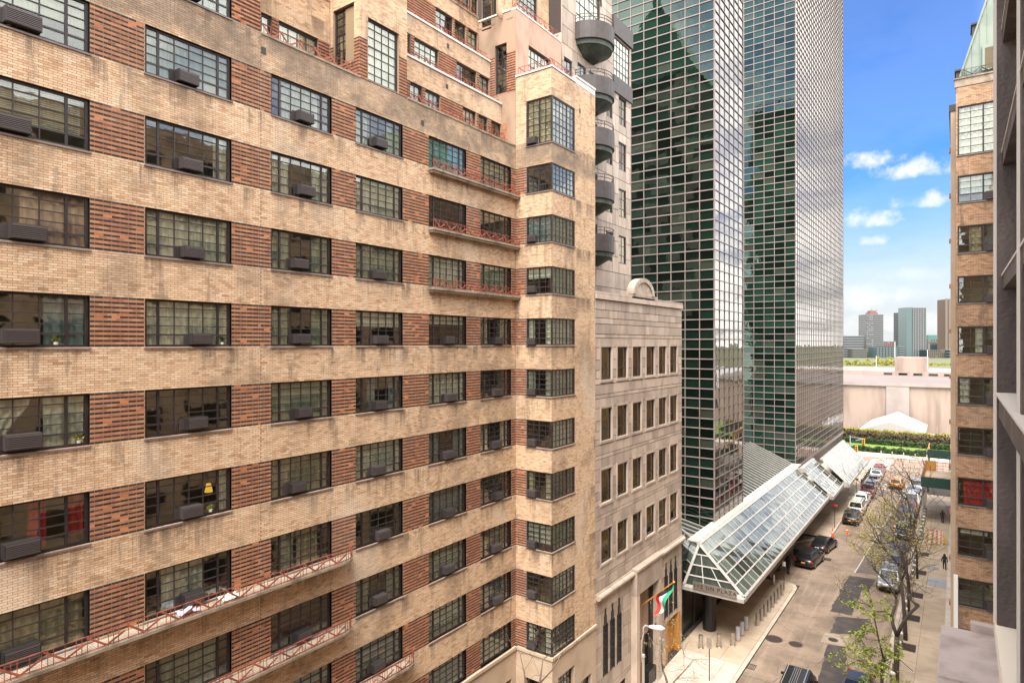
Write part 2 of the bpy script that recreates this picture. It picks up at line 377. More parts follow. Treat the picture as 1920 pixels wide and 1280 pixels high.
UNW = M('pale_limestone_wall', (.33,.25,.21), .75, col2=(.185,.135,.11), nsc=.35, namt=.8, stretch=(1,1,.12))
UNP = M('white_limestone', (.31,.265,.25), .75, col2=(.22,.19,.18), nsc=.2, namt=.6)
UNR = M('grey_lead_roof', (.19,.155,.145), .7, col2=(.15,.12,.115), nsc=.05)
TENT = M('white_tent_fabric', (.74,.73,.71), .6)
TENTW = M('grey_tent_wall', (.36,.335,.32), .7)
PLY = M('orange_plywood', (.55,.27,.07), .7, col2=(.42,.19,.05), nsc=3, stretch=(1,1,4))
GREENP = M('hunter_green_paint', (.016,.055,.04), .55)
PLANK = M('scaffold_plank', (.50,.40,.28), .8, var=.14)
TYRE = M('tyre_rubber', (.02,.02,.02), .8); RIM = M('alloy_rim', (.40,.39,.38), .35, .8)
CGLASS = M('car_glass', (.012,.014,.015), .06, spec=.9)
TAIL = M('tail_light_red', (.45,.012,.01), .2); HEADL = M('headlight_lens', (.65,.65,.62), .15)
PLATEO = M('orange_number_plate', (.70,.30,.05), .5)
ORANGE = M('cone_orange', (.75,.12,.02), .5); WHITEP = M('white_plastic', (.75,.74,.72), .5)
REDS = M('sign_red', (.60,.04,.03), .5); YEL = M('safety_yellow', (.75,.50,.03), .5)
def paint(name, col, metal=0.0):
    t = NT(name); return t.done(t.bsdf(c4(col), .32, metal, Coat_Weight=.8, Coat_Roughness=.05))
# ---------------------------------------------------------------- setting: ground, road, pavements, river
def sheet(name, poly, z, m, kind='structure'):
    b = MB(); b.add([(p[0], p[1], z) for p in poly], [tuple(range(len(poly)))]); o = b.build(name, m, None, kind=kind)
    if o.data.polygons[0].normal.z < 0: o.data.flip_normals()
    return o
def rect(x0, x1, y0, y1): return [(x0,y0),(x1,y0),(x1,y1),(x0,y1)]
sheet('ground', rect(-3000, 3000, -300, 6000), -.06, EARTH)
sheet('river', rect(-3000, 3000, 330, 640), -.03, WATER)
KL, KR = -12.75, -4.45                       # kerb faces of 44th street
# the street and its lay-by on the left, then the avenue
sheet('street', rect(KL, KR, -30, 137.2), 0, ASPH)
sheet('lay_by', [(KL, 66.5), (KL, 84.5), (-15.6, 80.0), (-15.6, 68.3), (-14.6, 66.5)], 0.004, ASPH)
sheet('avenue', rect(-120, 90, 137.2, 150.5), 0, ASPH)
sheet('avenue_bus_lane', rect(-120, 90, 144.6, 147.4), .004, REDLANE)
def ragged(poly, j=.05):
    out = []
    for a, c in zip(poly, poly[1:]+poly[:1]):
        a, c = Vector((a[0],a[1],0)), Vector((c[0],c[1],0)); n = max(2, int((c-a).length/.35)); q = (c-a).normalized(); q = Vector((-q.y, q.x, 0))
        out += [tuple(a.lerp(c, k/n)+q*(random.gauss(0, j) if k else 0)) for k in range(n)]
    return out
def patch(name, pts, z, m):
    pts = [G(*p) for p in pts]
    return sheet(name, ragged(pts) if m is not PAINT else pts, z, m)
patch('asphalt_patch', [(1690,932),(1735,932),(1676,1080),(1602,1073)], .004, ASPHM)
patch('asphalt_patch', [(1592,1078),(1642,1086),(1628,1110),(1617,1106),(1597,1153),(1555,1145)], .008, ASPHD)
patch('asphalt_patch', [(1571,1155),(1632,1160),(1619,1195),(1590,1188),(1555,1186)], .008, ASPHD)
patch('asphalt_patch', [(1552,1207),(1587,1212),(1586,1290),(1530,1290)], .008, ASPHD)
sheet('concrete_patch', [G(*p) for p in ((1546,1186),(1590,1192),(1582,1211),(1539,1202))], .012, M('worn_concrete_patch', (.36,.29,.225), .85, col2=(.22,.175,.135), nsc=1.5, namt=.8))
patch('road_marking', [(1601,1073.5),(1603.5,1073.5),(1690,931.5),(1688.5,931.5)], .012, PAINT)
patch('road_marking', [(1635,985),(1660,987),(1660,989),(1634,987.5)], .012, PAINT)
for k in range(9):                          # crosswalk bars at the avenue
    x = KL+.7+k*.92; sheet('crosswalk_bar', rect(x, x+.48, 118.5, 124.0), .008, PAINT)
sheet('stop_line', rect(-8.4, KR-.2, 115.2, 115.8), .008, PAINT)
for k in range(12): sheet('crosswalk_bar', rect(-14.5, -10.8, 138.0+k*.95, 138.5+k*.95), .010, PAINT)

def paving(name, poly_rows, z, mats, parent_kerb=None):
    """pavement body with separate flags laid on it; rows = (x0, x1, y0, y1)"""
    b = MB()
    for (x0, x1, y0, y1) in poly_rows: b.box((x0,y0,-.05), (x1,y1,z-.02))
    o = b.build(name, GRAND, None, kind='structure'); return o
def flag_mesh():
    b = MB(); b.box((-.5,-.5,-.5), (.5,.5,.5)); return b
def lay(parent, me, x0, x1, y0, y1, z, sx, sy, skip=None, name='paving_slab'):
    nx = max(1, round((x1-x0)/sx)); ny = max(1, round((y1-y0)/sy)); ax = (x1-x0)/nx; ay = (y1-y0)/ny; c = 0
    for i in range(nx):
        for j in range(ny):
            cx, cy = x0+(i+.5)*ax, y0+(j+.5)*ay
            if skip and skip(cx, cy): continue
            o = link(name, me, parent); o.scale = (ax-.018, ay-.018, .05); c += 1
            o.location = (cx, cy, z-.025+random.uniform(-.003, .003)); o.rotation_euler = (random.gauss(0,.0012), random.gauss(0,.0012), 0)
    return c
FLAG = flag_mesh().mesh('paving_slab', CONC); FLAGL = flag_mesh().mesh('paving_slab_pale', CONCL); KST = flag_mesh().mesh('kerb_stone', KERB)
UCUBE = flag_mesh()
# right pavement
pr = paving('right_pavement', [(KR-.0, -.3, 36, 137)], .14, None)
HATCH = [(-2.75,-1.45,73.2,77.2)]
PITS = [(-4.05+.15,-2.75,57.0,58.5),(-4.05+.15,-2.75,63.4,64.9),(-4.05+.15,-2.75,69.4,70.9),(-4.05+.15,-2.75,76.6,78.1),(-4.05+.15,-2.75,83.6,85.0)]
lay(pr, FLAG, KR+.32, -2.55, 36, 118, .14, 1.8, 1.75); lay(pr, FLAG, -2.55, -.95, 36, 118, .14, 1.6, 1.75)
lay(pr, FLAGL, -.93, -.3, 36, 118, .14, .9, 1.75)
for k in range(56):
    o = link('kerb_stone', KST, pr); o.scale = (.30, 1.79, .20); o.location = (KR+.15, 37+k*1.8, .045)
# left pavement: before the lay-by, behind it, after it
pl = paving('left_pavement', [(-20, KL, -30, 66.3), (-19, -15.6, 66.3, 84.6), (-19, KL, 84.6, 137)], .14, None)
lay(pl, FLAGL, -17.6, KL-.32, 33, 47.3, .14, 1.25, 1.5); lay(pl, FLAG, -17.9, KL-.32, 47.3, 66.2, .14, 1.45, 2.3)
lay(pl, FLAG, -18.0, -15.95, 66.4, 84.5, .14, 2, 3.0); lay(pl, FLAG, -17.9, KL-.32, 84.7, 118, .14, 1.6, 2.6); lay(pl, FLAG, -17.9, KL-.32, 118, 137, .14, 2.4, 3)
ys = 33.0
while ys < 136:
    if ys < 64.3 or ys > 84.5:
        o = link('kerb_stone', KST, pl); o.scale = (.30, 1.79, .20); o.location = (KL-.15, ys, .045)
    ys += 1.8
cv = MB()                                   # rounded kerb into the lay-by
arc = [(KL-.15, 64.6), (KL-.18, 65.4), (KL-.45, 66.1), (-13.9, 66.45), (-15.2, 66.45), (-15.75, 67.6), (-15.75, 80.5), (-14.6, 82.6), (KL-.15, 84.6)]
for a, b_ in zip(arc[:-1], arc[1:]): cv.bar((a[0],a[1],.047), (b_[0],b_[1],.047), .3, .2)
cv.build('curved_kerb', KERB, pl)
for nm, m_, rows in (('avenue_pavement', CONCL, [(-120, 90, 150.5, 156.0)]),):
    b = MB(); [b.box((r[0],r[2],-.05),(r[1],r[3],.14)) for r in rows]; b.build(nm, m_, None, kind='structure')
sheet('avenue_lawn', rect(-120, 90, 156, 190), .15, GRASSM)

# ---------------------------------------------------------------- wall planes
class PL:
    """a vertical wall plane: u runs along it, d out of it"""
    def __init__(s, o, du, n):
        s.o = Vector((o[0], o[1], 0)); s.du = Vector((*du, 0)); s.n = Vector((*n, 0))
        s.flip = s.du.cross(s.n).z < 0
    def p(s, u, z, d=0.0): q = s.o+s.du*u+s.n*d; return (q.x, q.y, z)
    def box(s, b, u0, u1, z0, z1, d0, d1, m=0):
        vs = [s.p(u,z,d) for z in (z0,z1) for (u,d) in ((u0,d0),(u1,d0),(u1,d1),(u0,d1))]
        fs = [(0,3,2,1),(4,5,6,7),(0,1,5,4),(1,2,6,5),(2,3,7,6),(3,0,4,7)]
        if s.flip: fs = [f[::-1] for f in fs]
        b.add(vs, fs, m)
    def quad(s, b, u0, u1, z0, z1, d, m=0):
        q = [s.p(u0,z0,d), s.p(u1,z0,d), s.p(u1,z1,d), s.p(u0,z1,d)]
        b.add(q if not s.flip else q[::-1], [(0,1,2,3)], m)
def XP(x): return PL((x, 0), (0, 1), (1, 0))      # faces the street, u = y
def YP(y): return PL((0, y), (1, 0), (0, -1))     # faces the viewer, u = x

def wall(b, pl, u0, u1, z0, z1, ops, d=0.0, thick=.22, m=0):
    """front sheet with openings and their reveals"""
    us = sorted({u0, u1, *[min(max(o[i], u0), u1) for o in ops for i in (0, 1)]})
    zs = sorted({z0, z1, *[min(max(o[i], z0), z1) for o in ops for i in (2, 3)]})
    for i in range(len(us)-1):
        run = None
        for j in range(len(zs)-1):
            uc, zc_ = (us[i]+us[i+1])/2, (zs[j]+zs[j+1])/2
            inside = any(o[0] < uc < o[1] and o[2] < zc_ < o[3] for o in ops)
            if not inside: run = (run[0] if run else zs[j], zs[j+1])
            if (inside or j == len(zs)-2) and run:
                pl.quad(b, us[i], us[i+1], run[0], run[1], d, m); run = None
    for o in ops:
        a0, a1, c0, c1 = o[:4]
        for (p, q) in (((a0,c0),(a0,c1)), ((a1,c1),(a1,c0)), ((a0,c1),(a1,c1)), ((a1,c0),(a0,c0))):
            if p[0] == q[0] and p[0] in (u0, u1): continue
            b.add([pl.p(p[0],p[1],d), pl.p(q[0],q[1],d), pl.p(q[0],q[1],d-thick), pl.p(p[0],p[1],d-thick)], [(0,1,2,3)], m)

CH = 2.77/40; BL = .222; JT = .0115
class Bricks:
    """collects bricks of many wall planes; the largest in view become objects, the rest one mesh"""
    def __init__(s): s.q = []                # (pl, u0, u1, z0, z1, mat)
    def field(s, pl, u0, u1, z0, z1, ops, style):
        k0 = math.ceil((z0-.02)/CH); k1 = int((z1+.005)/CH)
        for k in range(k0, k1):
            a, c = k*CH+JT/2, (k+1)*CH-JT/2; zm = (a+c)/2
            iv = [(u0, u1)]
            for o in ops:
                if o[2]-.01 < zm < o[3]+.01:
                    nv = []
                    for (p, q) in iv:
                        if o[1] <= p or o[0] >= q: nv.append((p, q)); continue
                        if o[0] > p: nv.append((p, o[0]))
                        if o[1] < q: nv.append((o[1], q))
                    iv = nv
            sh = (k % 2)*BL/2
            for (p, q) in iv:
                j = math.floor((p-sh)/BL)
                while True:
                    x0 = sh+j*BL+JT/2; x1 = x0+BL-JT; j += 1
                    if x0 >= q: break
                    x0, x1 = max(x0, p+.003), min(x1, q-.003)
                    if x1-x0 < .03: continue
                    s.q.append((pl, x0, x1, a, c, style(k, zm)))
    def build(s, parent, mats, n_obj=300, out=.005):
        Q = s.q; N = len(Q)
        o = np.array([tuple(b[0].o) for b in Q]); du = np.array([tuple(b[0].du) for b in Q]); n = np.array([tuple(b[0].n) for b in Q])
        A = np.array([b[1:5] for b in Q]); m = np.array([b[5] for b in Q]); fl = np.array([b[0].flip for b in Q])
        mid = o+du*((A[:,0]+A[:,1])/2)[:,None]; mz = (A[:,2]+A[:,3])/2
        dep = -mid[:,0]*sT+mid[:,1]*cT; r = mid[:,0]*cT+mid[:,1]*sT
        dd = np.maximum(dep, .1); px = 960+FPX*r/dd; py = HZ-FPX*(mz-H)/dd
        ok = (dep > .5) & (px > 4) & (px < 1915) & (py > 4) & (py < 1275) & (A[:,1]-A[:,0] > BL-JT-.002)
        order = np.argsort(np.where(ok, dep, 1e9)); pick = np.zeros(N, bool)
        pick[order[:min(n_obj, int(ok.sum()))]] = True
        jit = rng.uniform(-.0004, .0004, N); tot = out+jit
        base = np.array(root_of(parent)['base'])
        cache = {}
        for i in np.nonzero(pick)[0]:
            pl = Q[i][0]; key = (id(pl), int(m[i]))
            if key not in cache:
                b = MB(); pl0 = PL((0,0), pl.du.xy, pl.n.xy); w = BL-JT
                pl0.box(b, -w/2, w/2, -CH/2+JT/2, CH/2-JT/2, -.03, 0); cache[key] = b.mesh('brick', mats[m[i]])
            ob = link('brick', cache[key], parent)
            ob.location = (mid[i][0]+n[i][0]*tot[i]-base[0], mid[i][1]+n[i][1]*tot[i]-base[1], mz[i]-base[2])
        kx = np.nonzero(~pick)[0]; K = len(kx)
        V = np.zeros((K, 8, 3)); sl = [(0,2,0),(1,2,0),(1,2,1),(0,2,1),(0,3,0),(1,3,0),(1,3,1),(0,3,1)]
        for c, (ui, zi, f) in enumerate(sl):
            V[:,c] = o[kx]+du[kx]*A[kx,ui][:,None]+n[kx]*(tot[kx] if f else np.full(K, -.012))[:,None]; V[:,c,2] = A[kx,zi]
        F = np.array([(0,3,2,1),(4,5,6,7),(1,2,6,5),(2,3,7,6),(3,0,4,7)])
        FF = np.where(fl[kx][:,None,None], F[None,:,::-1], F[None]) + (np.arange(K)*8)[:,None,None]
        link('brickwork', nmesh('brickwork', V.reshape(-1,3), FF.reshape(-1,4), mats, np.repeat(m[kx], 5), base), parent, 'stuff')

PANES = {}                                  # building -> list of panes (window part, pl, u0, u1, z0, z1, d, mat)
def flush_panes(bld, n_obj=300, tilt=.0022, name='pane', th=.012):
    L_ = PANES.pop(bld.name, []); base = Vector(bld['base'])
    def key(t):
        c = t[1].p((t[2]+t[3])/2, (t[4]+t[5])/2); x, y, d = PIX(c)
        return d if (d > .3 and -20 < x < 1940 and -20 < y < 1300) else 1e9
    L_ = sorted(((key(t), i, t) for i, t in enumerate(L_)))
    cache = {}; rest = {}
    for r_, (k, i, (par, pl, u0, u1, z0, z1, d, m)) in enumerate(L_):
        q = Quaternion(pl.du, random.gauss(0, tilt)) @ Quaternion((0,0,1), random.gauss(0, tilt))
        c = Vector(pl.p((u0+u1)/2, (z0+z1)/2, d))
        if r_ < n_obj and k < 1e8:
            kk = (tuple(pl.du), tuple(pl.n), round(u1-u0, 3), round(z1-z0, 3), m.name)
            if kk not in cache:
                b = MB(); p0 = PL((0,0), pl.du.xy, pl.n.xy); p0.box(b, -(u1-u0)/2, (u1-u0)/2, -(z1-z0)/2, (z1-z0)/2, -th/2, th/2); cache[kk] = b.mesh(name, m)
            o = link(name, cache[kk], par); o.location = c-base; o.rotation_euler = q.to_euler()
        else: rest.setdefault(m.name, (m, []))[1].append((c, q, pl, (u1-u0)/2, (z1-z0)/2))
    for m, lst in rest.values():
        b = MB()
        for c, q, pl, hu, hz in lst:
            vs = [c+q@(Vector(pl.du)*su*hu+Vector((0,0,sz*hz))+Vector(pl.n)*sd*th/2) for sz in (-1,1) for (su,sd) in ((-1,-1),(1,-1),(1,1),(-1,1))]
            fs = [(0,3,2,1),(4,5,6,7),(0,1,5,4),(1,2,6,5),(2,3,7,6),(3,0,4,7)]
            b.add(vs, [f[::-1] for f in fs] if pl.flip else fs)
        b.build(name, m, bld, kind='stuff')

def splits(a, b, fr): return [a+(b-a)*f for f in fr]
def window(bld, pl, u0, u1, z0, z1, ucuts=(.155,.845), ucells=(1,4,1), zrows=(.26,.445,.63,.815), thickrow=0, rec=.10, gl=None, frame=FRAME,
           light=None, curtain=None, room=None, sill=True, fw=.085, side=None, mw=.028, depth=2.2, rb=None, open_end=False):
    """steel casement window: frame + mullions, muntins, panes, sill, room behind, curtain"""
    gl = gl or GLASS; f = MB(); w, h = u1-u0, z1-z0
    d0, d1 = -rec-.05, -rec
    pl.box(f, u0, u1, z0, z0+fw, d0, d1+.015); pl.box(f, u0, u1, z1-fw, z1, d0, d1+.015)
    pl.box(f, u0, u0+fw, z0+fw, z1-fw, d0, d1+.015); pl.box(f, u1-fw, u1, z0+fw, z1-fw, d0, d1+.015)
    ue = [u0+fw]+[u0+w*c for c in ucuts]+[u1-fw]
    for c in ue[1:-1]: pl.box(f, c-.035, c+.035, z0+fw, z1-fw, d0, d1+.008)
    ze = [z0+fw]+[z0+h*c for c in zrows]+[z1-fw]
    win = f.build('window', frame, bld)
    mu = MB()
    for i in range(len(ue)-1):
        a, b_ = ue[i]+(.035 if i else 0), ue[i+1]-(.035 if i < len(ue)-2 else 0); n = ucells[i]
        for j in range(1, len(ze)-1):
            t = mw*1.9 if j-1 == thickrow else mw
            pl.box(mu, a, b_, ze[j]-t/2, ze[j]+t/2, d0+.008, d1)
        for k in range(1, n):
            x = a+(b_-a)*k/n
            for j in range(len(ze)-1): pl.box(mu, x-mw/2, x+mw/2, ze[j]+(mw*.95 if j-1 == thickrow else mw/2 if j else 0), ze[j+1]-(mw*.95 if j == thickrow else mw/2 if j < len(ze)-2 else 0), d0+.008, d1-.004)
        for k in range(n):
            p, q = a+(b_-a)*k/n, a+(b_-a)*(k+1)/n
            for j in range(len(ze)-1): PANES.setdefault(bld.name, []).append((win, pl, p+.002, q-.002, ze[j]+.002, ze[j+1]-.002, d0+.02, gl))
    mu.build('muntins', light or FRAMEL, win)
    if sill:
        s = MB(); pl.box(s, u0-.03, u1+.03, z0-.05, z0, -rec-.02, .05); s.build('sill', SILL, win)
    if room is not None:
        r = MB(); a, b_, c, e, g = *(rb or (u0-.35, u1+.35)), z0-.25, z1+.45, -depth; g0 = -rec-.16
        for q in ([(a,c,g),(b_,c,g),(b_,e,g),(a,e,g)], [(a,c,g0),(a,c,g),(a,e,g),(a,e,g0)], [(b_,c,g0),(b_,e,g0),(b_,e,g),(b_,c,g)], [(a,c,g0),(b_,c,g0),(b_,c,g),(a,c,g)], [(a,e,g0),(a,e,g),(b_,e,g),(b_,e,g0)]):
            if open_end and q[0][0] == q[1][0] == b_: continue
            r.add([pl.p(*k) for k in q], [(0,1,2,3)])
        r.build('room', room, win)
    if curtain:
        for (nm, a, b_, zt, zb, kind) in curtain:
            c = MB(); A, B = u0+w*a, u0+w*b_
            if kind == 'blind':
                n = int((zt-zb)*h/.055)
                for k in range(n): pl.box(c, A, B, z0+h*zt-.055*k-.03, z0+h*zt-.055*k-.008, -rec-.12, -rec-.08)
                c.build('blind', CURT[nm], win, kind='stuff'); continue
            if kind == 'shade': pl.box(c, A, B, z0+h*zb, z0+h*zt, -rec-.10, -rec-.085); c.build('shade', CURT[nm], win); continue
            n = max(8, int((B-A)/.05)); ph = random.random()*6
            gat = .5 if kind == 'tied' else 1
            rows = 6
            for j in range(rows+1):
                t = j/rows; g_ = 1-(1-gat)*math.sin(t*math.pi*.62)**2 if gat < 1 else 1
                for i in range(n+1):
                    s_ = i/n; x = A+(B-A)*s_*g_
                    c.v.append(pl.p(x, z0+h*(zt+(zb-zt)*t), -rec-.10+.03*math.sin(s_*n*1.15+ph+.6*math.sin(t*3))))
            for j in range(rows):
                for i in range(n): k = j*(n+1)+i; c.f.append((k, k+1, k+n+2, k+n+1)); c.m.append(0)
            c.build('curtain', CURT[nm], win, smooth=True)
    return win

def rail(bld, pts, z, h=.46, vstep=.78, zig=True, vh=.34, bal=.13, off=0):
    """red iron railing along pts (x, y): rails, balusters, and the folded flat bars of its zigzag"""
    b = MB(); z_ = []
    for (p, q) in zip(pts[:-1], pts[1:]):
        p = Vector((p[0], p[1], 0)); q = Vector((q[0], q[1], 0)); L_ = (q-p).length; d = (q-p)/L_
        up = Vector((0,0,1))
        b.bar(p+up*(z+h), q+up*(z+h), .022, .022); b.bar(p+up*(z+.05), q+up*(z+.05), .022, .022)
        n = max(1, int(L_/bal))
        for k in range(n+1):
            if (k % 6) in (0, 1, 3, 5): b.bar(p+d*(L_*k/n)+up*(z+.0), p+d*(L_*k/n)+up*(z+h), .016)
        if zig:
            m = max(1, int(L_/vstep)); st = L_/m
            for k in range(m): z_.append((p+d*(st*k+st*.06), d, st))
    r = b.build('railing', IRON, bld)
    for (o, d, st) in z_:
        v = MB(); up = Vector((0,0,1)); n = d.cross(up)*.02
        a, c, e = o+n+up*(z+h*.95), o+n+d*st*.48+up*(z+.06), o+n+d*st*.95+up*(z+h*.62)
        v.bar(a, c, .015, .058); v.bar(c, e, .0145, .058); v.build('zigzag_bar', IRON, r)
    return r

# ---------------------------------------------------------------- the tan brick apartment house on the left
APT = thing('apartment_building', 'tall tan and red brick apartment house with steel windows filling the left', 'building', (-20, 16, 0), world=True)
ROW0 = 36.45; PITCH = 2.77; WH = 1.5
COLS = [(3.85,7.32),(8.79,11.55),(13.04,15.69),(16.89,19.53),(21.2,23.9),(25.05,27.73)]
XF, YB, XB, YE = -20.0, 28.19, -17.63, 33.05
rowz = lambda k: (ROW0-PITCH*k-WH, ROW0-PITCH*k)
ops = []
WINS = []                                    # (pl, u0, u1, z0, z1, col, row)
P_main = XP(XF)
for k in range(0, 11):
    for c, (a, b_) in enumerate(COLS):
        if k == 0 and c > 1: continue
        z0, z1 = rowz(k); ops.append((a, b_, z0, z1)); WINS.append((P_main, a, b_, z0, z1, c, k))
z0, z1 = rowz(-1); ops += [(a, b_, z0, z1) for a, b_ in COLS[:2]]
ZB = 7.25
w = MB()
wall(w, P_main, 2.0, 12.62, ZB, 42, ops); wall(w, P_main, 12.62, YB, ZB, 34.9, ops)
P_tall = YP(12.62)                           # end of the taller wing (faces away) is never seen; its roof edge is
w.box((-32, 2.0, 42), (XF-.02, 12.62, 42.2)); w.box((-32, 12.62, 33.9), (XF-.3, YB, 34.0))
w.quad((XF, 12.62, 34.9), (-32, 12.62, 34.9), (-32, 12.62, 42), (XF, 12.62, 42))
w.quad((-32, 2, 0), (-32, 36, 0), (-32, 36, 34), (-32, 2, 34))
w.quad((XF, 2, 0), (-32, 2, 0), (-32, 2, 42), (XF, 2, 42))
P_side, P_bay = YP(YB), XP(XB)
side_ops, bay_ops, BAYW = [], [], []
for k in [-.1]+list(range(1, 11)):
    z0, z1 = rowz(k) if k > 0 else (34.77, 37.27)
    side_ops.append((-19.28, XB, z0, z1)); bay_ops.append((YB, 30.63, z0, z1)); BAYW.append((z0, z1, k))
ZBT = 38.75
wall(w, P_side, XF, XB, ZB, ZBT, side_ops); wall(w, P_bay, YB, YE, ZB, ZBT, bay_ops)
w.box((XF, YB+.2, ZBT-.5), (XB-.3, YE, ZBT-.4))
w.quad((XB, YE, 0), (-32, YE, 0), (-32, YE, 42.6), (XB, YE, ZBT))
pm_ = w                                      # pale pointing behind the red piers
for k in range(0, 11):
    z0, z1 = rowz(k); us_ = [2.0]+[v for c in COLS for v in c]+[YB]
    for a, c in zip(us_[::2], us_[1::2]):
        if k == 0 and a > 11: continue
        P_main.quad(pm_, a, c, z0, z1, .0012, 1)
    if k > 0: P_side.quad(pm_, XF, -19.28, z0, z1, .0012, 1)
w.build('wall', [MORT, MORTR], APT)
BR = Bricks()
def style(k, z):
    t = (ROW0-z) % PITCH
    if t < WH and z < 42:
        return 2 if (k % 2 and random.random() < .96) else 1
    return 0
def style_buff(k, z): return 0
BR.field(PL((0,12.62),(1,0),(0,1)), -27, XF, 34.9, 41.9, [], style_buff)
BR.field(P_main, 2.02, 12.62, ZB, 41.0, ops, style); BR.field(P_main, 12.62, YB, ZB, 34.9, ops, style)
BR.field(P_side, XF+.01, XB, ZB, ZBT, side_ops, lambda k, z: style(k, z) if z < 34 else 0)
BR.field(P_bay, YB, YE, ZB, ZBT, bay_ops, style_buff)

# stepped terraces above the main parapet
LV = [(-21.0, 33.95, 37.45), (-21.8, 37.0, 40.05), (-22.66, 39.6, 42.8), (-23.6, 42.3, 48)]
def px_win(X, xs): return [(ONX(a, X), ONX(b_, X)) for a, b_ in xs]
TER = MB(); UPW = []
P_l0 = XP(-21.95)                            # wall behind the terrace, left of the projecting stair bay
l0 = [(a, b_, 34.3, 36.83) for a, b_ in px_win(-21.95, [(490,510),(523,597)])]
wall(TER, P_l0, 12.4, 20, 33.9, 44, l0); BR.field(P_l0, 12.7, 19, 34.0, 44, l0, lambda k, z: (1 if k % 2 else 2) if 34.6 < z < 36.83 else 0)
UPW += [(P_l0, *o) for o in l0]
YP_, XPJ = 17.11, -20.03                     # the projecting stair bay
Y2 = ONX(763, XPJ)
P_ps, P_pf = YP(YP_), XP(XPJ)
pso = [(ONY(625, YP_), ONY(664, YP_), 35.75, 38.15)]; pfo = [(ONX(690, XPJ), ONX(748, XPJ), 35.0, 37.62)]
wall(TER, P_ps, -21.95, XPJ, 33.9, 46, pso); wall(TER, P_pf, YP_, Y2, 33.9, 46, pfo)
stp = lambda k, z: (1 if k % 2 else 2) if 34.3 < z < 36.6 else 0
BR.field(P_ps, -21.9, XPJ, 34, 45, pso, stp); BR.field(P_pf, YP_, Y2, 34.4, 45, pfo, stp)
UPW += [(P_ps, *pso[0]), (P_pf, *pfo[0])]
lvx = [[(769,792),(798,826),(868,893),(897,915),(921,941),(945,964)], [(765,770),(777,823),(856,894),(899,918)], [(817,850),(853,874),(878,896)], [(855,880),(884,896)]]
lvz = [(34.3,36.35), (37.6,39.1), (40.4,41.95), (43.1,44.9)]
for i, (X, za, zb) in enumerate(LV):
    P = XP(X); oo = [(a, b_, *lvz[i]) for a, b_ in px_win(X, lvx[i])]; oo = [(max(a, Y2+.02), b_, c, d) for a, b_, c, d in oo]
    wall(TER, P, Y2, YB, za, zb, oo)
    BR.field(P, Y2, YB, za, zb, oo, (lambda c, d: (lambda k, z: (1 if k % 2 else 2) if c < z < d else 0))(*lvz[i]))
    UPW += [(P, *o) for o in oo]
    TER.box((X-1.4, Y2, zb-.5), (X-.05, YB, zb-.4))
# penthouse over the bay
P_phf, P_phs = XP(-20.0), YP(YB)
pho = [(ONX(991, -20), ONX(1032, -20), 38.95, 41.05)]; phs = [(ONY(928, YB), ONY(950, YB), 38.1, 40.9), (ONY(903, YB), ONY(921, YB), 42.0, 44.6)]
ZPH = 42.6
wall(TER, P_phf, YB, YE, 38.3, ZPH, pho); wall(TER, P_phs, -24, -20.0, 33.9, ZPH, phs)
BR.field(P_phs, -22.6, -20.02, 38.0, 40.3, phs, lambda k, z: (1 if k % 2 else 2)); BR.field(P_phs, -20.95, -20.02, 34.3, 36.4, [(-20.6, -20.02, 34.3, 36.4)], lambda k, z: 1)
P_p2 = XP(-20.9); p2o = [(ONX(968, -20.9), ONX(1008, -20.9), 42.9, 45.2)]
wall(TER, P_p2, YB-.6, YE, ZPH-.3, 49, p2o); BR.field(P_p2, YB-.6, YE, ZPH-.2, 48, p2o, style_buff); UPW += [(P_p2, *p2o[0])]
UPW += [(P_phf, *pho[0]), (P_phs, *phs[0]), (P_phs, *phs[1])]
TER.box((-24, YB, ZPH-.5), (-20.1, YE, ZPH-.4)); TER.box((-20.1, YB+.05, 38.2), (-17.9, YE, 38.3))
TER.build('terrace_wall', STUCCO, APT)
pk = MB(); wall(pk, P_phf, YB-.001, YE, 38.3, ZPH, pho, d=.012, thick=.02); pk.build('render_coat', PINK, APT)
BR.build(APT, [BUFF, REDB, BLKB])
cp = MB()
P_main.box(cp, 12.62, YP_, 34.9, 34.98, -.3, .04); P_main.box(cp, Y2, YB-.05, 34.9, 34.98, -.3, .04)
cp.build('parapet_coping', SLABC, APT)
for i in (0, 1):
    b = MB(); XP(LV[i][0]).box(b, Y2+.02, YB-.02, LV[i][2], LV[i][2]+.10, -.3, .07); b.build('coping', COPE, APT)
b = MB(); XP(LV[2][0]).box(b, Y2+.02, YB-.02, LV[2][2], LV[2][2]+.10, -.3, .05); b.build('coping', SLABC, APT)
b = MB(); P_side.box(b, XF, XB+.04, ZBT, ZBT+.09, -.3, .05); b.build('coping', COPE, APT)
b = MB(); P_bay.box(b, YB+.3, 30.72, ZBT, ZBT+.09, -.3, .045); b.build('coping', COPE, APT)
b = MB(); P_bay.box(b, 30.72, YE, ZBT-.4, ZBT+.32, -.3, -.002); P_bay.box(b, 30.72, YE, ZBT+.32, ZBT+.42, -.3, .05); b.build('parapet_step', COPE, APT)
b = MB(); P_phf.box(b, YB, YE, ZPH, ZPH+.08, -.3, .04); P_phs.box(b, -22.7, -20.34, ZPH, ZPH+.08, -.3, .04); b.build('coping', COPE, APT)
def rowpts(X, xs): return [(X, ONX(a, X)) for a in xs]
rail(APT, [(XF-.12, 12.7), (XF-.12, YP_)], 34.95, .42, .72); rail(APT, [(XF-.12, Y2), (XF-.12, YB-.9)], 34.95, .42, .72)
rail(APT, [(LV[0][0]-.12, Y2+.1), (LV[0][0]-.12, YB-.1)], LV[0][2]+.05, .42, .72); rail(APT, [(LV[1][0]-.12, Y2+.1), (LV[1][0]-.12, YB-.1)], LV[1][2]+.05, .42, .72)
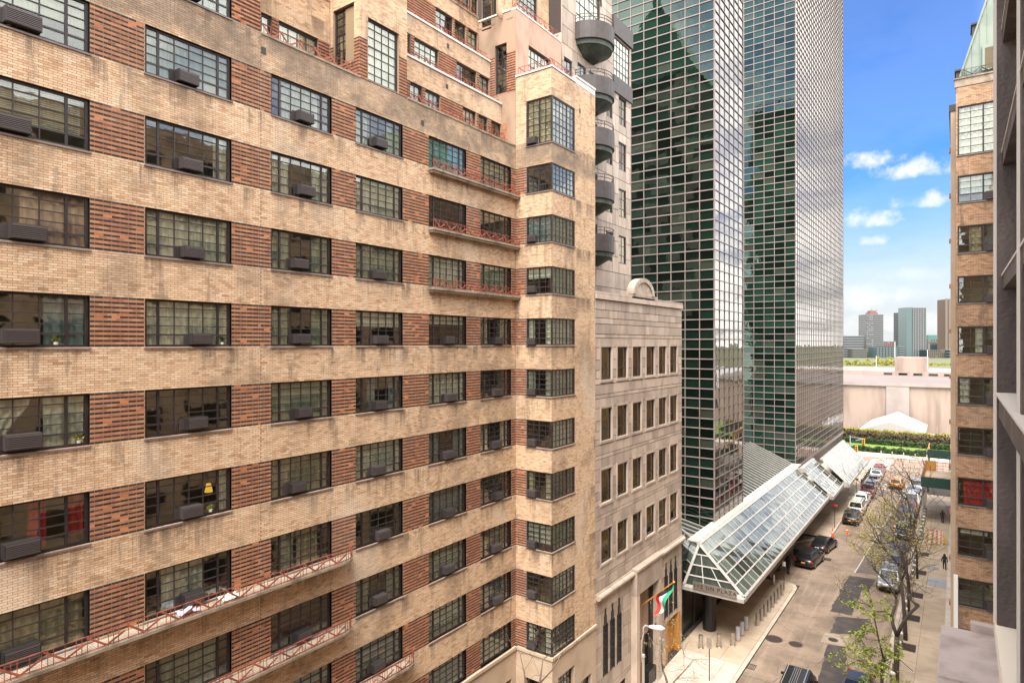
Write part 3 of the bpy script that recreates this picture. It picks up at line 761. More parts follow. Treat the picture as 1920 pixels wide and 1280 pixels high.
rail(APT, [(LV[2][0]-.12, Y2+.6), (LV[2][0]-.12, YB-.1)], LV[2][2]+.05, .42, .72)
rail(APT, [(XF+.1, YB+.12), (XB-.15, YB+.12), (XB-.15, 30.6)], ZBT+.05, .5, .8)
rail(APT, [(-20.3, YB+.1), (-20.1, YB+.1), (-20.1, YE-.2)], ZPH+.05, .55, .8); rail(APT, [(XPJ-1.9, YP_+.02), (XPJ-1.95, YP_-3.2)], 38.6, .5, .8)
# drain scuppers
for (pl_, px, zz) in ((P_main, 494, 34.35), (P_main, 792, 34.1), (XP(-21), 838, 36.95), (XP(-21.8), 840, 39.6), (P_bay, 1087, 37.3), (P_phf, 1044, 40.8)):
    u = ONX(px, pl_.o.x); b = MB(); pl_.box(b, u-.09, u+.09, zz-.12, zz+.12, .0, .016); b.build('drain_hole', BLACK, APT)

# windows of the main front
def curt_for(c, k):
    sp = {(0,0):None, (0,2):[('white',.06,.95,.98,.25,'blind')], (0,3):[('pink',.55,.98,.98,.02,'c')], (0,5):[('white',.30,.62,.98,.1,'tied'),('white',.70,.97,.98,.02,'c')],
          (0,6):[('red',.05,.22,.98,.1,'c'),('red',.60,.72,.98,.1,'c'),('red',.86,.97,.98,.2,'c')], (1,3):[('white',.05,.98,.98,.02,'c')], (1,4):[('white',.02,.97,.98,.02,'c')],
          (1,2):[('white',.80,.97,.98,.03,'c')], (1,1):[('green',.03,.98,.98,.03,'shade')], (1,5):None, (1,6):[('white',.84,.97,.98,.05,'c')], (1,7):[('white',.20,.68,.98,.03,'c')], (1,8):[('green',.2,.85,.98,.03,'c')],
          (2,1):[('white',.2,.8,.98,.03,'c')], (2,5):[('green',.02,.97,.98,.02,'shade')], (2,6):[('cream',.03,.95,.98,.02,'c')], (2,7):[('green',.2,.4,.98,.1,'c'),('cream',.45,.8,.98,.02,'c')], (4,1):[('teal',.02,.97,.98,.02,'c')],
          (3,3):[('green',.05,.95,.98,.02,'c')], (3,4):[('white',.02,.97,.98,.55,'shade')], (3,5):[('blue',.3,.45,.98,.02,'c'),('blue',.75,.95,.98,.02,'c')], (2,8):None}
    if (c, k) in sp: return sp[(c, k)]
    r = random.random(); n = random.choice(('white','green','cream','green','blue','white'))
    if r < .36: return [(n,.03,.97,.98,.02,'c')]
    if r < .64: return [(n,.03,.30,.98,.02,'c'),(n,.70,.97,.98,.02,'c')]
    if r < .74: return [(n,.02,.98,.98,random.uniform(.45,.8),'shade')]
    if r < .82: return [('white',.03,.97,.98,.2,'blind')]
    return None
ACS = []
for (pl_, a, b_, z0, z1, c, k) in WINS:
    window(APT, pl_, a, b_, z0, z1, curtain=curt_for(c, k), room=random.choice(ROOMS), **({'ucells': (1,4,1)} if c else {'ucells': (1,4,1)}))
    if c == 0: ACS.append((pl_, a+(b_-a)*.56, z0+.10, 'main', c, k, .80, .40))
    else: ACS.append((pl_, a+(b_-a)*(.50 if c < 4 else .52), z0+.10, 'main', c, k, .66, .36))
# corner windows of the bay: a frame on each face, meeting in a post
for (z0, z1, k) in BAYW:
    big = k < 0; zr = (.16,.30,.44,.58,.72,.86) if big else (.26,.445,.63,.815)
    window(APT, P_side, -19.28, XB-.01, z0, z1, ucuts=(.5,), ucells=(2,2), zrows=zr, thickrow=2 if big else 0, rec=.04, curtain=None if k in (1,) else curt_for(9, k), room=ROOMS[int(abs(k)) % 3], depth=2.35, rb=(-19.3, XB-.16), open_end=True)
    window(APT, P_bay, YB+.06, 30.63, z0, z1, ucuts=(.66,), ucells=(4,2), zrows=zr, thickrow=2 if big else 0, rec=.04, curtain=random.choice([[('green',.03,.97,.98,.02,'c')], [('white',.1,.9,.98,.02,'c')], None]), room=None)
    if k > 1 or big: ACS.append((P_side, -18.90, z0+.07, 'bay', 0, k, .56, .36))
for i, (pl_, a, b_, z0, z1) in enumerate(UPW):
    ww = b_-a; n = max(1, round(ww/.42)); tall = z1-z0 > 2.2
    lit = pl_.n.x > .5 and i in (0,1,3,4,5,6,9,10,11,13,16,17) or i == len(UPW)-3
    window(APT, pl_, a, b_, z0, z1, ucuts=(), ucells=(n,), zrows=(.14,.28,.43,.57,.72,.86) if tall else (.25,.5,.75), thickrow=3, rec=.12,
           light=FRAMEL, room=BLACK if i == 2 else ROOMS[2 if pl_.n.x < .5 else i % 3], sill=False, depth=1.0 if pl_.n.x > .5 else .8, gl=None, rb=(a+.02, b_-.02) if pl_.n.x < .5 else None,
           curtain=[('white',.02,.98,.99,.01,'shade')] if lit else ([('cream',.15,.42,.55,.02,'tied'),('cream',.6,.85,.45,.02,'tied')] if i == 2 else None))
flush_panes(APT, 300)

# narrow balconies with red railings
def slab(X, u0, u1, z, d, nm='balcony_slab'):
    b = MB(); P = XP(X); P.box(b, u0, u1, z-.10, z, .002, d); P.box(b, u0+.05, u1-.05, z-.20, z-.10, .002, d-.06); return b.build(nm, SLABC, APT)
for k in (1, 2, 3):
    z = rowz(k)[0]-.06; slab(XF, 21.15, 28.17, z, .34); rail(APT, [(XF+.30, 21.2), (XF+.30, 28.1)], z, .40, .74)
def long_balcony(u0, u1, z, d):
    b = MB(); R_ = d; out = [(u0, 0)]; arc = [(u1-R_+R_*math.sin(t), R_*math.cos(t)) for t in [i*math.pi/2/7 for i in range(8)]]
    poly = [(XF+.002, u0)]+[(XF+.002+a[1], a[0]) for a in ([(u0, R_)]+arc)]
    poly = [(p[0], p[1]) for p in poly]
    b.prism(poly[::-1] if True else poly, z-.12, z-.02); b.build('balcony_slab', SLABC, APT)
    s = MB()
    for q in range(5): x = XF+.08+q*(d-.16)/5; s.box((x, u0, z-.02), (x+.05, u1-d*.8, z+.005))
    s.build('balcony_slats', M('worn_balcony_slat', (.46,.39,.31), .7, col2=(.24,.19,.15), nsc=2.5), APT)
    pts = [(XF+d-.04, u0)]+[(XF+.002+a[1]-.04*math.cos(0), a[0]) for a in arc]
    rail(APT, [pts[0], pts[1]], z-.02, .46, .95)
    rail(APT, [pts[1], pts[3], pts[5], pts[7]], z-.02, .46, .5, zig=False)
for k, u1 in ((6, 16.55), (7, 16.5), (8, 20.0)):
    pass
for k, u1 in ((7, 16.55), (8, 16.5), (9, 20.0)): long_balcony(3.0, u1, rowz(k)[0]-.05, .62)
# limestone base with its cornice, tall gridded windows
bs = MB(); bo = [(a, b_, 1.6, 5.6) for a, b_ in COLS[1:]]; wall(bs, XP(XF+.06), 2, YB, 0, ZB-.02, bo, thick=.4)
so_ = [(-19.4, -18.1, 1.4, 5.7)]; bo2 = [(28.75, 30.5, 1.2, 5.9), (31.2, 32.5, 0.2, 4.6)]
wall(bs, YP(YB-.06), XF+.06, XB+.06, 0, ZB-.02, so_, thick=.4); wall(bs, XP(XB+.06), YB-.06, YE, 0, ZB-.02, bo2, thick=.4)
bs.build('stone_base', BASE, APT)
b = MB(); XP(XF).box(b, 2, YB-.12, ZB-.16, ZB, .01, .16); YP(YB).box(b, XF+.16, XB+.14, ZB-.16, ZB, .01, .14); XP(XB).box(b, YB+.02, YE, ZB-.16, ZB, .01, .14); b.build('base_cornice', BASE, APT)
for (pl_, o) in [(XP(XF+.06), o) for o in bo]+[(YP(YB-.06), so_[0])]+[(XP(XB+.06), o) for o in bo2]:
    window(APT, pl_, *o, ucuts=(), ucells=(5,), zrows=(.12,.25,.37,.5,.62,.75,.87), thickrow=9, rec=.25, room=ROOMS[2], sill=False, depth=1.0)
flush_panes(APT, 0)

# air conditioners standing out of the windows: one built, the others copied
def make_ac(wd, ht):
    t = thing('air_conditioner', 'x', 'air conditioner', (0,0,0))
    b = MB(); b.box((-.12,-wd/2,0), (.20,wd/2,ht)); b.build('case', ACM, t)
    g = MB(); n = 7
    g.box((.201,-wd/2+.02,.02), (.212,wd/2-.02,.045)); g.box((.201,-wd/2+.02,ht-.045), (.212,wd/2-.02,ht-.02))
    for k in range(n):
        z = .06+(ht-.12)*k/(n-1); g.box((.202,-wd/2+.03,z-.011), (.222,wd/2-.03,z+.011))
    g.build('grille', ACG, t, kind='stuff')
    s = MB(); s.box((-.05,-wd/2-.16,.0), (-.03,-wd/2,ht-.02)); s.build('side_panel', ACM, t); return t
PROT = {}
colname = ['window at the left edge', 'second window from the left edge', 'third window column from the left', 'fourth window column from the left', 'fifth window column, left of the red brick strip', 'last window before the projecting bay']
for (pl_, u, z, where, c, k, wd, ht) in ACS:
    if where == 'main' and c == 5 and k in (1, 2, 3): continue
    if where == 'main' and c == 4 and k in (1, 2, 3): continue
    if (c, k) in ((3,2),(2,7),(4,9),(1,8)): continue
    if where == 'main' and (k > 9 or (c == 0 and k > 7)): continue
    key = (wd, ht)
    rank = ordinal(int(k)+(1 if c < 2 else 0)) if where == 'main' else ordinal(int(k)+1 if k > 0 else 1)
    lab = ('dark air conditioner, %s row down, %s' % (rank, colname[c])) if where == 'main' else 'dark air conditioner in the %s side window down of the projecting bay' % rank
    rz = math.atan2(pl_.n.y, pl_.n.x)+random.gauss(0, .03); loc = pl_.p(u+(random.gauss(0, .10) if where == 'main' else 0), z+random.uniform(-.03, .05), -.06)
    if key not in PROT:
        t = make_ac(wd, ht); PROT[key] = t; t.location = loc; t.rotation_euler = (0,0,rz); t['label'] = lab; t['group'] = 'air conditioners in the apartment windows'
    else: dup(PROT[key], loc, rz, lab)
def pbar(parent, pl, u0, u1, z0, z1, d0, d1, me, name):
    """a bar of a facade as an object of its own, sharing one scaled cube"""
    o = link(name, me, parent); base = Vector(root_of(parent)['base'])
    o.location = Vector(pl.p((u0+u1)/2, (z0+z1)/2, (d0+d1)/2))-base
    a, t, h = abs(u1-u0), abs(d1-d0), abs(z1-z0)
    o.scale = (a, t, h) if abs(pl.du.x) > .5 else (t, a, h)
    return o
def blocks(bld, lst, mat, n_obj, name, d0=-.10, d1=.0, jt=.038):
    me = UCUBE.mesh(name, mat); base = Vector(bld['base'])
    def key(t):
        x, y, d = PIX(t[0].p((t[1]+t[2])/2, (t[3]+t[4])/2)); return d if (d > .3 and 0 < x < 1920 and 0 < y < 1280) else 1e9
    lst = sorted(((key(t), i, t) for i, t in enumerate(lst)))
    b = MB()
    for r_, (k, i, (pl, u0, u1, z0, z1)) in enumerate(lst):
        j = random.uniform(-.004, .004)
        if r_ < n_obj and k < 1e8: pbar(bld, pl, u0+jt/2, u1-jt/2, z0+jt/2, z1-jt/2, d0, d1+j, me, name)
        else: pl.box(b, u0+jt/2, u1-jt/2, z0+jt/2, z1-jt/2, d0, d1+j)
    if b.v: b.build(name, mat, bld, kind='stuff')
def courses(pl, u0, u1, z0, z1, hs, bl, ops, off=0.0):
    out = []; z = z1; k = 0
    while z > z0+.02:
        h = min(hs[k % len(hs)], z-z0); a, c = z-h, z; zm = (a+c)/2
        iv = [(u0, u1)]
        for o in ops:
            nv = []
            if o[2] < c-.02 and o[3] > a+.02:
                for (p, q) in iv:
                    if o[1] <= p or o[0] >= q: nv.append((p, q)); continue
                    if o[0] > p+.03: nv.append((p, o[0]))
                    if o[1] < q-.03: nv.append((o[1], q))
                    if o[2] > a+.02: out.append((pl, max(p,o[0]), min(q,o[1]), a, o[2]))
                    if o[3] < c-.02: out.append((pl, max(p,o[0]), min(q,o[1]), o[3], c))
                iv = nv
        for (p, q) in iv:
            x = u0+off+(bl/2 if k % 2 else 0)-bl*2
            while x < q:
                s, e = max(x, p), min(x+bl, q); x += bl
                if e-s > .04: out.append((pl, s, e, a, c))
        z -= h; k += 1
    return out

# ---------------------------------------------------------------- the low granite mission
MIS = thing('stone_mission_building', 'low grey pink granite building with arched parapet, bronze grilles and flag pole', 'building', (-17.7, 40, 0), world=True)
PM = XP(-17.66); M0, M1, MT = 33.08, 47.44, 27.0
mw = [(33.88,35.31),(36.10,37.55),(38.38,39.78),(40.62,42.07),(42.83,44.23),(44.99,46.45)]
mz = [(24-.29-1.95-.03, 24-.29), (24-6.0, 24-4.05), (24-9.8, 24-7.8), (24-13.5, 24-11.5)]
mw = [(a-.07, c+.07) for a, c in mw]; mz = [(a-.04, c+.10) for a, c in mz]
mops = [(a, b_, *z) for z in mz for a, b_ in mw]
def grille_slots(y0, n, zb):
    return [(y0+i*.95, y0+i*.95+.52, zb, zb+3.1) for i in range(n)]
slots = grille_slots(34.15, 3, 3.6)+grille_slots(43.9, 3, 3.6)
door = [(38.6, 41.9, .14, 7.3)]; side_door = [(35.9, 37.3, .14, 2.2), (44.2, 46.9, .14, 3.2)]
gops = slots+door+side_door
b = MB(); wall(b, PM, M0, M1, 0, MT, mops+gops, d=-.06, thick=.25); b.box((-26, M0, MT-.6), (-17.9, M1, MT-.5))
b.quad((-17.72, M1, 0), (-26, M1, 0), (-26, M1, MT), (-17.72, M1, MT)); b.build('wall', GRAND, MIS)
lst = courses(PM, M0, M1, 8.95, MT-.35, (.62,.50,.36,.62,.24,.58,.76), 1.11, mops, .24)+courses(PM, M0, M1, .14, 8.45, (.86,.86,.30), 1.5, gops, .1)
lst += courses(YP(M1), -26, -17.7, 8.9, MT-.35, (.8,), 1.5, [])
blocks(MIS, [t for t in lst if t[0] is PM], GRAN, 290, 'granite_block')
b = MB(); PM.box(b, M0, M1, MT-.33, MT-.02, -.05, .12); PM.box(b, M0, 38.1, MT, MT+.12, -.3, .10); PM.box(b, 42.0, M1, MT, MT+.12, -.3, .10); PM.box(b, 37.6, 42.5, MT+.125, MT+.30, -.3, .06)
b.build('parapet', GRAN, MIS)
b = MB(); cY, r0 = 40.05, 1.75               # half-round pediment
n = 18; o_ = [(cY+r0*math.cos(math.pi*i/n), MT+.30+1.15*math.sin(math.pi*i/n)) for i in range(n+1)]; i_ = [(cY+(r0-.36)*math.cos(math.pi*i/n), MT+.30+.86*math.sin(math.pi*i/n)) for i in range(n+1)]
for i in range(n):
    a, c, e, g = o_[i], o_[i+1], i_[i+1], i_[i]
    for d in (.13,): b.add([PM.p(*a,d), PM.p(*c,d), PM.p(*e,d), PM.p(*g,d)], [(0,1,2,3)])
    b.add([PM.p(*a,.13), PM.p(*c,.13), PM.p(*c,-.4), PM.p(*a,-.4)], [(0,1,2,3)]); b.add([PM.p(*g,.13), PM.p(*e,.13), PM.p(*e,.05), PM.p(*g,.05)], [(0,1,2,3)])
    b.add([PM.p(cY, MT+.30, .05), PM.p(*g,.05), PM.p(*e,.05)], [(0,1,2)])
    b.add([PM.p(cY, MT+.30, -.4), PM.p(*a,-.4), PM.p(*c,-.4)], [(0,1,2)])
b.build('pediment', GRAN, MIS)
b = MB(); pts = [PM.p(M0+.1, 8.72, .16), PM.p(38.35, 8.72, .16)]; b.tube(pts, .17, 10); b.tube([PM.p(42.2, 8.72, .16), PM.p(M1, 8.72, .16)], .17, 10)
PM.box(b, M0, M1, 8.47, 8.93, -.1, .05); b.build('string_course', GRAN, MIS)
b = MB()                                     # portal frame
PM.box(b, 38.15, 38.6, .14, 8.6, -.02, .42); PM.box(b, 41.9, 42.35, .14, 8.6, -.02, .42); PM.box(b, 38.12, 42.38, 7.3, 8.9, .05, .435); PM.box(b, 38.10, 42.40, 8.9, 9.05, .06, .55)
b.build('portal', GRAN, MIS)
b = MB(); PM.box(b, 38.6, 41.9, 3.4, 7.3, -.45, -.40); b.build('portal_panel', STUCCO, MIS)
b = MB()
for i, (w_, zz0, zz1) in enumerate(((.9,3.6,5.0),(.62,5.0,5.9),(.36,5.9,6.6),(.14,6.6,7.1))): PM.box(b, 39.7-w_/2, 39.7+w_/2, zz0, zz1, -.40, -.30)
b.build('stepped_ornament', BLACK, MIS)
for k, (a, c) in enumerate(((38.75,39.6),(39.62,40.45))):
    b = MB(); PM.box(b, a, c, .2, 3.35, -.40, -.30); [PM.box(b, a+.12, c-.12, .45+j*.72, .95+j*.72, -.30, -.27) for j in range(4)]; b.build('door', GOLD, MIS)
b = MB(); PM.box(b, 40.6, 41.85, 1.2, 3.35, -.38, -.36); b.build('side_light', GLASSB, MIS); b = MB(); PM.box(b, 40.6, 41.9, .14, 1.15, -.36, .2); b.build('marble_plinth', BLACK, MIS)
for (a, c, z0, z1) in side_door:
    b = MB(); PM.box(b, a, c, z0, z1, -.5, -.42); n_ = int((c-a)/.28); [PM.box(b, a+.03+j*.28, a+.25+j*.28, z0+.1, z1-.1, -.42, -.39) for j in range(n_)]; b.build('door', GOLD, MIS)
b = MB(); PM.box(b, 44.2-.0, 44.35, .14, 3.2, -.38, .06); PM.box(b, 46.7, 46.95, .14, 3.2, -.38, .06); b.build('door_jamb', GOLD, MIS)
for (a, c, z0, z1) in slots:                 # bronze lattice grilles under stepped heads
    b = MB(); pl_ = PM
    for s_ in (-1, 1):
        for j in range(-2, 10):
            za = z0+j*.42; p, q = (a, za), (c, za+.52*s_*1.6)
            lo_, hi_ = max(z0, min(p[1], q[1])), min(z1, max(p[1], q[1]))
            if hi_-lo_ < .1: continue
            f = lambda z: a+(c-a)*(z-p[1])/(q[1]-p[1])
            b.bar(PM.p(f(lo_), lo_, .0), PM.p(f(hi_), hi_, .0), .035)
    PM.box(b, a-.03, a+.02, z0, z1, -.02, .05); PM.box(b, c-.02, c+.03, z0, z1, -.02, .05)
    PM.box(b, (a+c)/2-.15, (a+c)/2+.15, z1, z1+.55, -.02, .05); PM.box(b, (a+c)/2-.06, (a+c)/2+.06, z1+.55, z1+1.0, -.02, .05)
    b.build('lattice_grille', BLACK, MIS); e = MB(); PM.box(e, a, c, z0, z1, -.28, -.2); e.build('dark_pane', BLACK, MIS)
for zi, (z0, z1) in enumerate(mz):
    for j, (a, c) in enumerate(mw):
        f = MB(); dd = -.10
        PM.box(f, a-.08, a+.05, z0, z1+.08, -.2, .03); PM.box(f, c-.05, c+.08, z0, z1+.08, -.2, .03); PM.box(f, a+.05, c-.05, z1-.05, z1+.08, -.2, .03); PM.box(f, a-.10, c+.10, z0-.10, z0+.05, -.2, .05)
        wn_ = f.build('window', GRAN, MIS)
        s_ = MB(); zt = z0+.34*(z1-z0)
        for (u0, u1, q0, q1) in ((a+.05,a+.12,z0+.05,z1-.05),(c-.12,c-.05,z0+.05,z1-.05),(a+.12,c-.12,z1-.12,z1-.05),(a+.12,c-.12,z0+.05,z0+.12),(a+.12,c-.12,zt-.03,zt+.03)): PM.box(s_, u0, u1, q0, q1, -.17, -.10)
        s_.build('sash', FRAME, wn_)
        for (q0, q1) in ((z0+.12, zt-.03), (zt+.03, z1-.12)): PANES.setdefault(MIS.name, []).append((wn_, PM, a+.12, c-.12, q0, q1, -.14, GLASSB))
        r = MB(); PM.box(r, a-.3, c+.3, z0-.3, z1+.4, -.75, -.7); r.build('room', random.choice(ROOMS), wn_)
        if random.random() < .7:
            r = MB(); PM.box(r, a+.12, c-.12, z1-random.uniform(.5,1.5), z1-.12, -.30, -.28); r.build('shade', CURT[random.choice(('cream','white','cream'))], wn_)
flush_panes(MIS, 300)

# flag on its pole
FL = thing('flag', 'green white red and black flag hanging from slanted wooden pole at the mission door', 'flag', (-17.2, 40.1, 5.6), world=True)
fp0, fp1 = Vector((-17.75, 39.8, 5.95)), Vector((-15.3, 39.65, 8.2))
b = MB(); b.tube([fp0, fp1], .045, 8); b.lathe([(.02,-.1),(.09,0),(.02,.1)], 8, tuple(fp1)); b.build('pole', GOLD, FL)
FM = [M('flag_green', (.02,.30,.16), .8), M('flag_white', (.72,.66,.62), .8), M('flag_red', (.62,.025,.02), .8), BLACK]
b = MB(); nu, nv = 16, 9; d = (fp0-fp1).normalized()
for j in range(nv+1):
    for i in range(nu+1):
        s_, t_ = i/nu, j/nv
        p = fp1+d*(.05+t_*1.55*(1-.25*s_)) + Vector((-.20,-.25,-.95))*s_*1.9*(1-.15*t_) + Vector((.10*math.sin(s_*7+t_*3), .14*math.sin(s_*6+t_*5), .03*math.sin(t_*9)))
        b.v.append(tuple(p))
for j in range(nv):
    for i in range(nu):
        k = j*(nu+1)+i; b.f.append((k, k+1, k+nu+2, k+nu+1)); tt = (j+.5)/nv; ss = (i+.5)/nu
        b.m.append(3 if ss < .28 and abs(tt-.5) < .5-ss*.6 else (0 if tt < .34 else 1 if tt < .67 else 2))
b.build('cloth', FM, FL, smooth=True)

# ---------------------------------------------------------------- granite tower with round balconies
GT = thing('granite_tower', 'pink granite tower with stacked round dark balconies and an arched top window', 'building', (-20, 38, 0), world=True)
PG = XP(-20.05); g0, g1 = 33.2, 43.2
tips = [29.07, 32.49, 35.9, 39.2, 42.7]; gc = 36.62
gops = []
for tz in tips[:4]:
    gops += [(41.2, 42.45, tz+.75, tz+2.75), (35.2, 36.3, tz+.9, tz+3.0), (36.7, 37.9, tz+.9, tz+3.0), (39.2, 40.2, tz+.75, tz+2.75)]
    if tz > 33: gops.append((33.5, 34.5, tz+.75, tz+2.75))
gbox = [(40.35, 43.0, 43.2, 46.0)]
arch = [(35.0, 38.3, 43.9, 49.4)]
b = MB(); wall(b, PG, g0, g1, MT-.5, 47.3, gops+gbox+arch, d=-.05, thick=.2); wall(b, PG, g0, 40.1, 47.3, 50.2, arch, d=-.05, thick=.2)
b.quad((-20.1, g1, 26), (-33, g1, 26), (-33, g1, 47.3), (-20.1, g1, 47.3)); b.quad((-20.1, 40.1, 47.3), (-25, 40.1, 47.3), (-25, 40.1, 50.2), (-20.1, 40.1, 50.2)); b.box((-25, g0, 50.1), (-20.1, 40.1, 50.2)); b.box((-38, 33, 26), (-25.2, 41.5, 56))
b.quad((-20.1, g0, 26), (-33, g0, 26), (-33, g0, 50.2), (-20.1, g0, 50.2)); b.box((-33, 40.1, 47.2), (-20.3, g1, 47.28)); b.build('wall', GRAND, GT)
blocks(GT, courses(PG, g0, g1, MT-.3, 47.3, (1.14,1.14,1.14), 1.5, gops+gbox+arch)+courses(PG, g0, 40.1, 47.3, 50.2, (1.14,), 1.5, arch)+courses(YP(g0), -33, -20.05, 42, 50.2, (1.14,), 1.5, [])+courses(PL((0,41.5),(1,0),(0,1)), -38, -25.2, 47.3, 56, (1.14,), 1.5, [(-33.5,-29.5,50,53.5)])+courses(PL((0,g1),(1,0),(0,1)), -33, -20.05, 27, 47.3, (1.14,), 1.5, [(-24,-21,29,46.5)]), GRAN, 160, 'granite_panel')
for o in gops:
    window(GT, PG, *o, ucuts=(), ucells=(2,), zrows=(.30,.65), rec=.08, frame=COPP, light=COPP, room=ROOMS[3], sill=False, fw=.07, depth=1.0, gl=GLASSB if o[0] > 38 else None, curtain=[('white',.05,.95,.98,random.uniform(.3,.6),'shade')] if random.random() < .5 else None)
window(GT, PG, *gbox[0], ucuts=(), ucells=(5,), zrows=(.2,.4,.6,.8), rec=.02, light=COPP, frame=COPP, room=ROOMS[3], sill=False, curtain=[('white',.02,.98,.98,.02,'shade')])
window(GT, PG, *arch[0], ucuts=(), ucells=(5,), zrows=(.14,.28,.42,.56), rec=.10, light=COPP, frame=COPP, room=ROOMS[3], sill=False, mw=.05, curtain=[('white',.02,.98,.98,.02,'shade')])
b = MB(); ca = (36.65, 47.2)                 # fan bars and round head of the arch
for rr in (.75, 1.62, 1.72):
    pts = [PG.p(ca[0]+rr*math.cos(t), ca[1]+rr*1.15*math.sin(t), -.06 if rr < 1.7 else .05) for t in [math.pi*i/14 for i in range(15)]]
    for p, q in zip(pts[:-1], pts[1:]): b.bar(p, q, .06 if rr < 1.7 else .09)
for i in range(1, 8): t = math.pi*i/8; b.bar(PG.p(ca[0]+.75*math.cos(t), ca[1]+.86*math.sin(t), -.065), PG.p(ca[0]+1.6*math.cos(t), ca[1]+1.85*math.sin(t), -.065), .045)
b.build('fan_light', COPP, GT)
b = MB()
n = 14; 
for i in range(n):
    for (t0, t1) in ((math.pi*i/n, math.pi*(i+1)/n),):
        a, c = (ca[0]+1.68*math.cos(t0), ca[1]+1.95*math.sin(t0)), (ca[0]+1.68*math.cos(t1), ca[1]+1.95*math.sin(t1))
        b.add([PG.p(*a, -.01), PG.p(*c, -.01), PG.p(c[0], 49.6, -.01), PG.p(a[0], 49.6, -.01)], [(0,1,2,3)])
b.build('arch_spandrel', GRAN, GT)
b = MB(); PG.box(b, 40.1, g1+.12, 46.1, 47.35, .0, .16); b.build('copper_band', COPP, GT); b = MB(); PG.box(b, 40.2, g1+.1, 42.0, 43.15, .0, .12); b.build('copper_band', COPP, GT)
for tz in tips:
    b = MB(); n = 16; ang = [math.pi*i/n for i in range(n+1)]
    def ring(r, z): return [(-20.04+r*math.sin(t)*.96, gc-r*math.cos(t), z) for t in ang]
    def band(r0, z0, r1, z1, m=0):
        A, B = ring(r0, z0), ring(r1, z1)
        for i in range(n): b.add([A[i], A[i+1], B[i+1], B[i]], [(0,1,2,3)], m)
    r0 = 1.78
    band(r0, tz+.85, r0, tz+1.95); band(r0, tz+1.95, r0-.12, tz+1.95); band(r0-.12, tz+1.95, r0-.12, tz+1.0); band(r0, tz+.85, r0-.14, tz+.80)
    bal = b.build('balcony', COPP, GT)
    b = MB(); band(r0-.14, tz+.80, r0-.16, tz+.55); band(r0-.16, tz+.55, r0-.3, tz+.5); band(r0-.3, tz+.5, .7, tz+.05); band(.7, tz+.05, .0, tz)
    A = ring(r0-.1, tz+1.0); b.add(A, [tuple(range(n+1))]); b.build('soffit', COPG, bal)
    b = MB()
    for zz in (tz+2.18, tz+2.38):
        P_ = ring(r0-.05, zz); [b.bar(p, q, .035) for p, q in zip(P_[:-1], P_[1:])]
    for i in range(0, n+1, 3): p = ring(r0-.05, 0)[i]; b.bar((p[0],p[1],tz+1.95), (p[0],p[1],tz+2.38), .03)
    b.build('balcony_rail', COPP, bal)
flush_panes(GT, 200)
b = MB(); zt = 56                            # green hipped roof (above the frame, seen mirrored in the glass tower)
rf = [(-38.4, 32.7), (-24.9, 32.7), (-24.9, 41.8), (-38.4, 41.8)]; ap0, ap1 = (-32.2, 37.2), (-31.0, 37.2)
b.add([(p[0],p[1],zt) for p in rf]+[(*ap0, 67.5), (*ap1, 67.5)], [(0,1,5,4), (1,2,5), (2,3,4,5), (3,0,4), (3,2,1,0)]); b.box((-32.1,36.7,67.3), (-31.1,37.7,70)); b.build('roof', PATID, GT)

# ---------------------------------------------------------------- the two green glass towers
def glass_tower(name, label, y0, y1, uw, nfront, zb, zn, zp, gl_front, gl_side, nside, ztop, tiltf, tilts):
    X = -18.0; bld = thing(name, label, 'tower', (X, y0, 0), world=True)
    Pf, Ps = YP(y0), XP(X); me = UCUBE.mesh('mullion', ALU); ms = UCUBE.mesh('mullion', ALUD); sw = (y1-y0)/nside
    b = MB(); b.box((X-uw*nfront, y0+.12, 0.2), (X-.12, y1-.12, ztop)); b.build('core', BLACK, bld)
    zt = zb+zn*zp
    for j in range(zn+1):
        z = zb+j*zp
        pbar(bld, Pf, X-uw*nfront, X+.05, z-.048, z+.048, -.1, .06, me, 'mullion'); pbar(bld, Ps, y0+.0, y1, z-.030, z+.030, -.1, .05, ms, 'mullion')
    for i in range(nfront+1): pbar(bld, Pf, X-i*uw-.035, X-i*uw+.035, zb, zt, -.1, .048, me, 'mullion')
    for i in range(nside+1): pbar(bld, Ps, y0+i*sw-.024, y0+i*sw+.024, zb, zt, -.1, .04, ms, 'mullion')
    L_ = PANES.setdefault(bld.name, [])
    for j in range(zn):
        for i in range(nfront): L_.append((bld, Pf, X-(i+1)*uw+.045, X-i*uw-.045, zb+j*zp+.06, zb+(j+1)*zp-.06, -.03, gl_front))
    flush_panes(bld, 290, tiltf)
    for j in range(zn):
        for i in range(nside): PANES.setdefault(bld.name, []).append((bld, Ps, y0+i*sw+.04, y0+(i+1)*sw-.04, zb+j*zp+.05, zb+(j+1)*zp-.05, -.03, gl_side))
    flush_panes(bld, 0, tilts)
    b = MB(); b.box((X-.25, y0-.12, zb-.35), (X+.12, y1, zb-.07)); b.box((X-uw*nfront, y0-.12, zb-.35), (X-.25, y0+.1, zb-.072)); b.build('sill_course', ALU, bld)
    return bld
T1 = glass_tower('glass_tower', 'nearer green glass tower mirroring a gabled roof, narrow mirrored flank', 56.6, 65.7, 1.372, 9, 7.1, 62, .908, TG1, TGS, 6, 66, .0035, .0030)
T2 = glass_tower('glass_tower', 'farther dark green glass tower with a long bright gridded flank', 91.3, 134.0, 1.372, 8, 7.1, 96, .908, TG2, TGS, 30, 96, .010, .0022)
LB = thing('lobby_podium', 'dark glass podium wall under the sloping canopy', 'building', (-18, 80, 0), world=True)
b = MB(); b.box((-34, 48.2, .0), (-18.3, 134, 6.7)); b.build('wall', M('dark_lobby_glass', (.02,.022,.016), .25), LB)
b = MB()
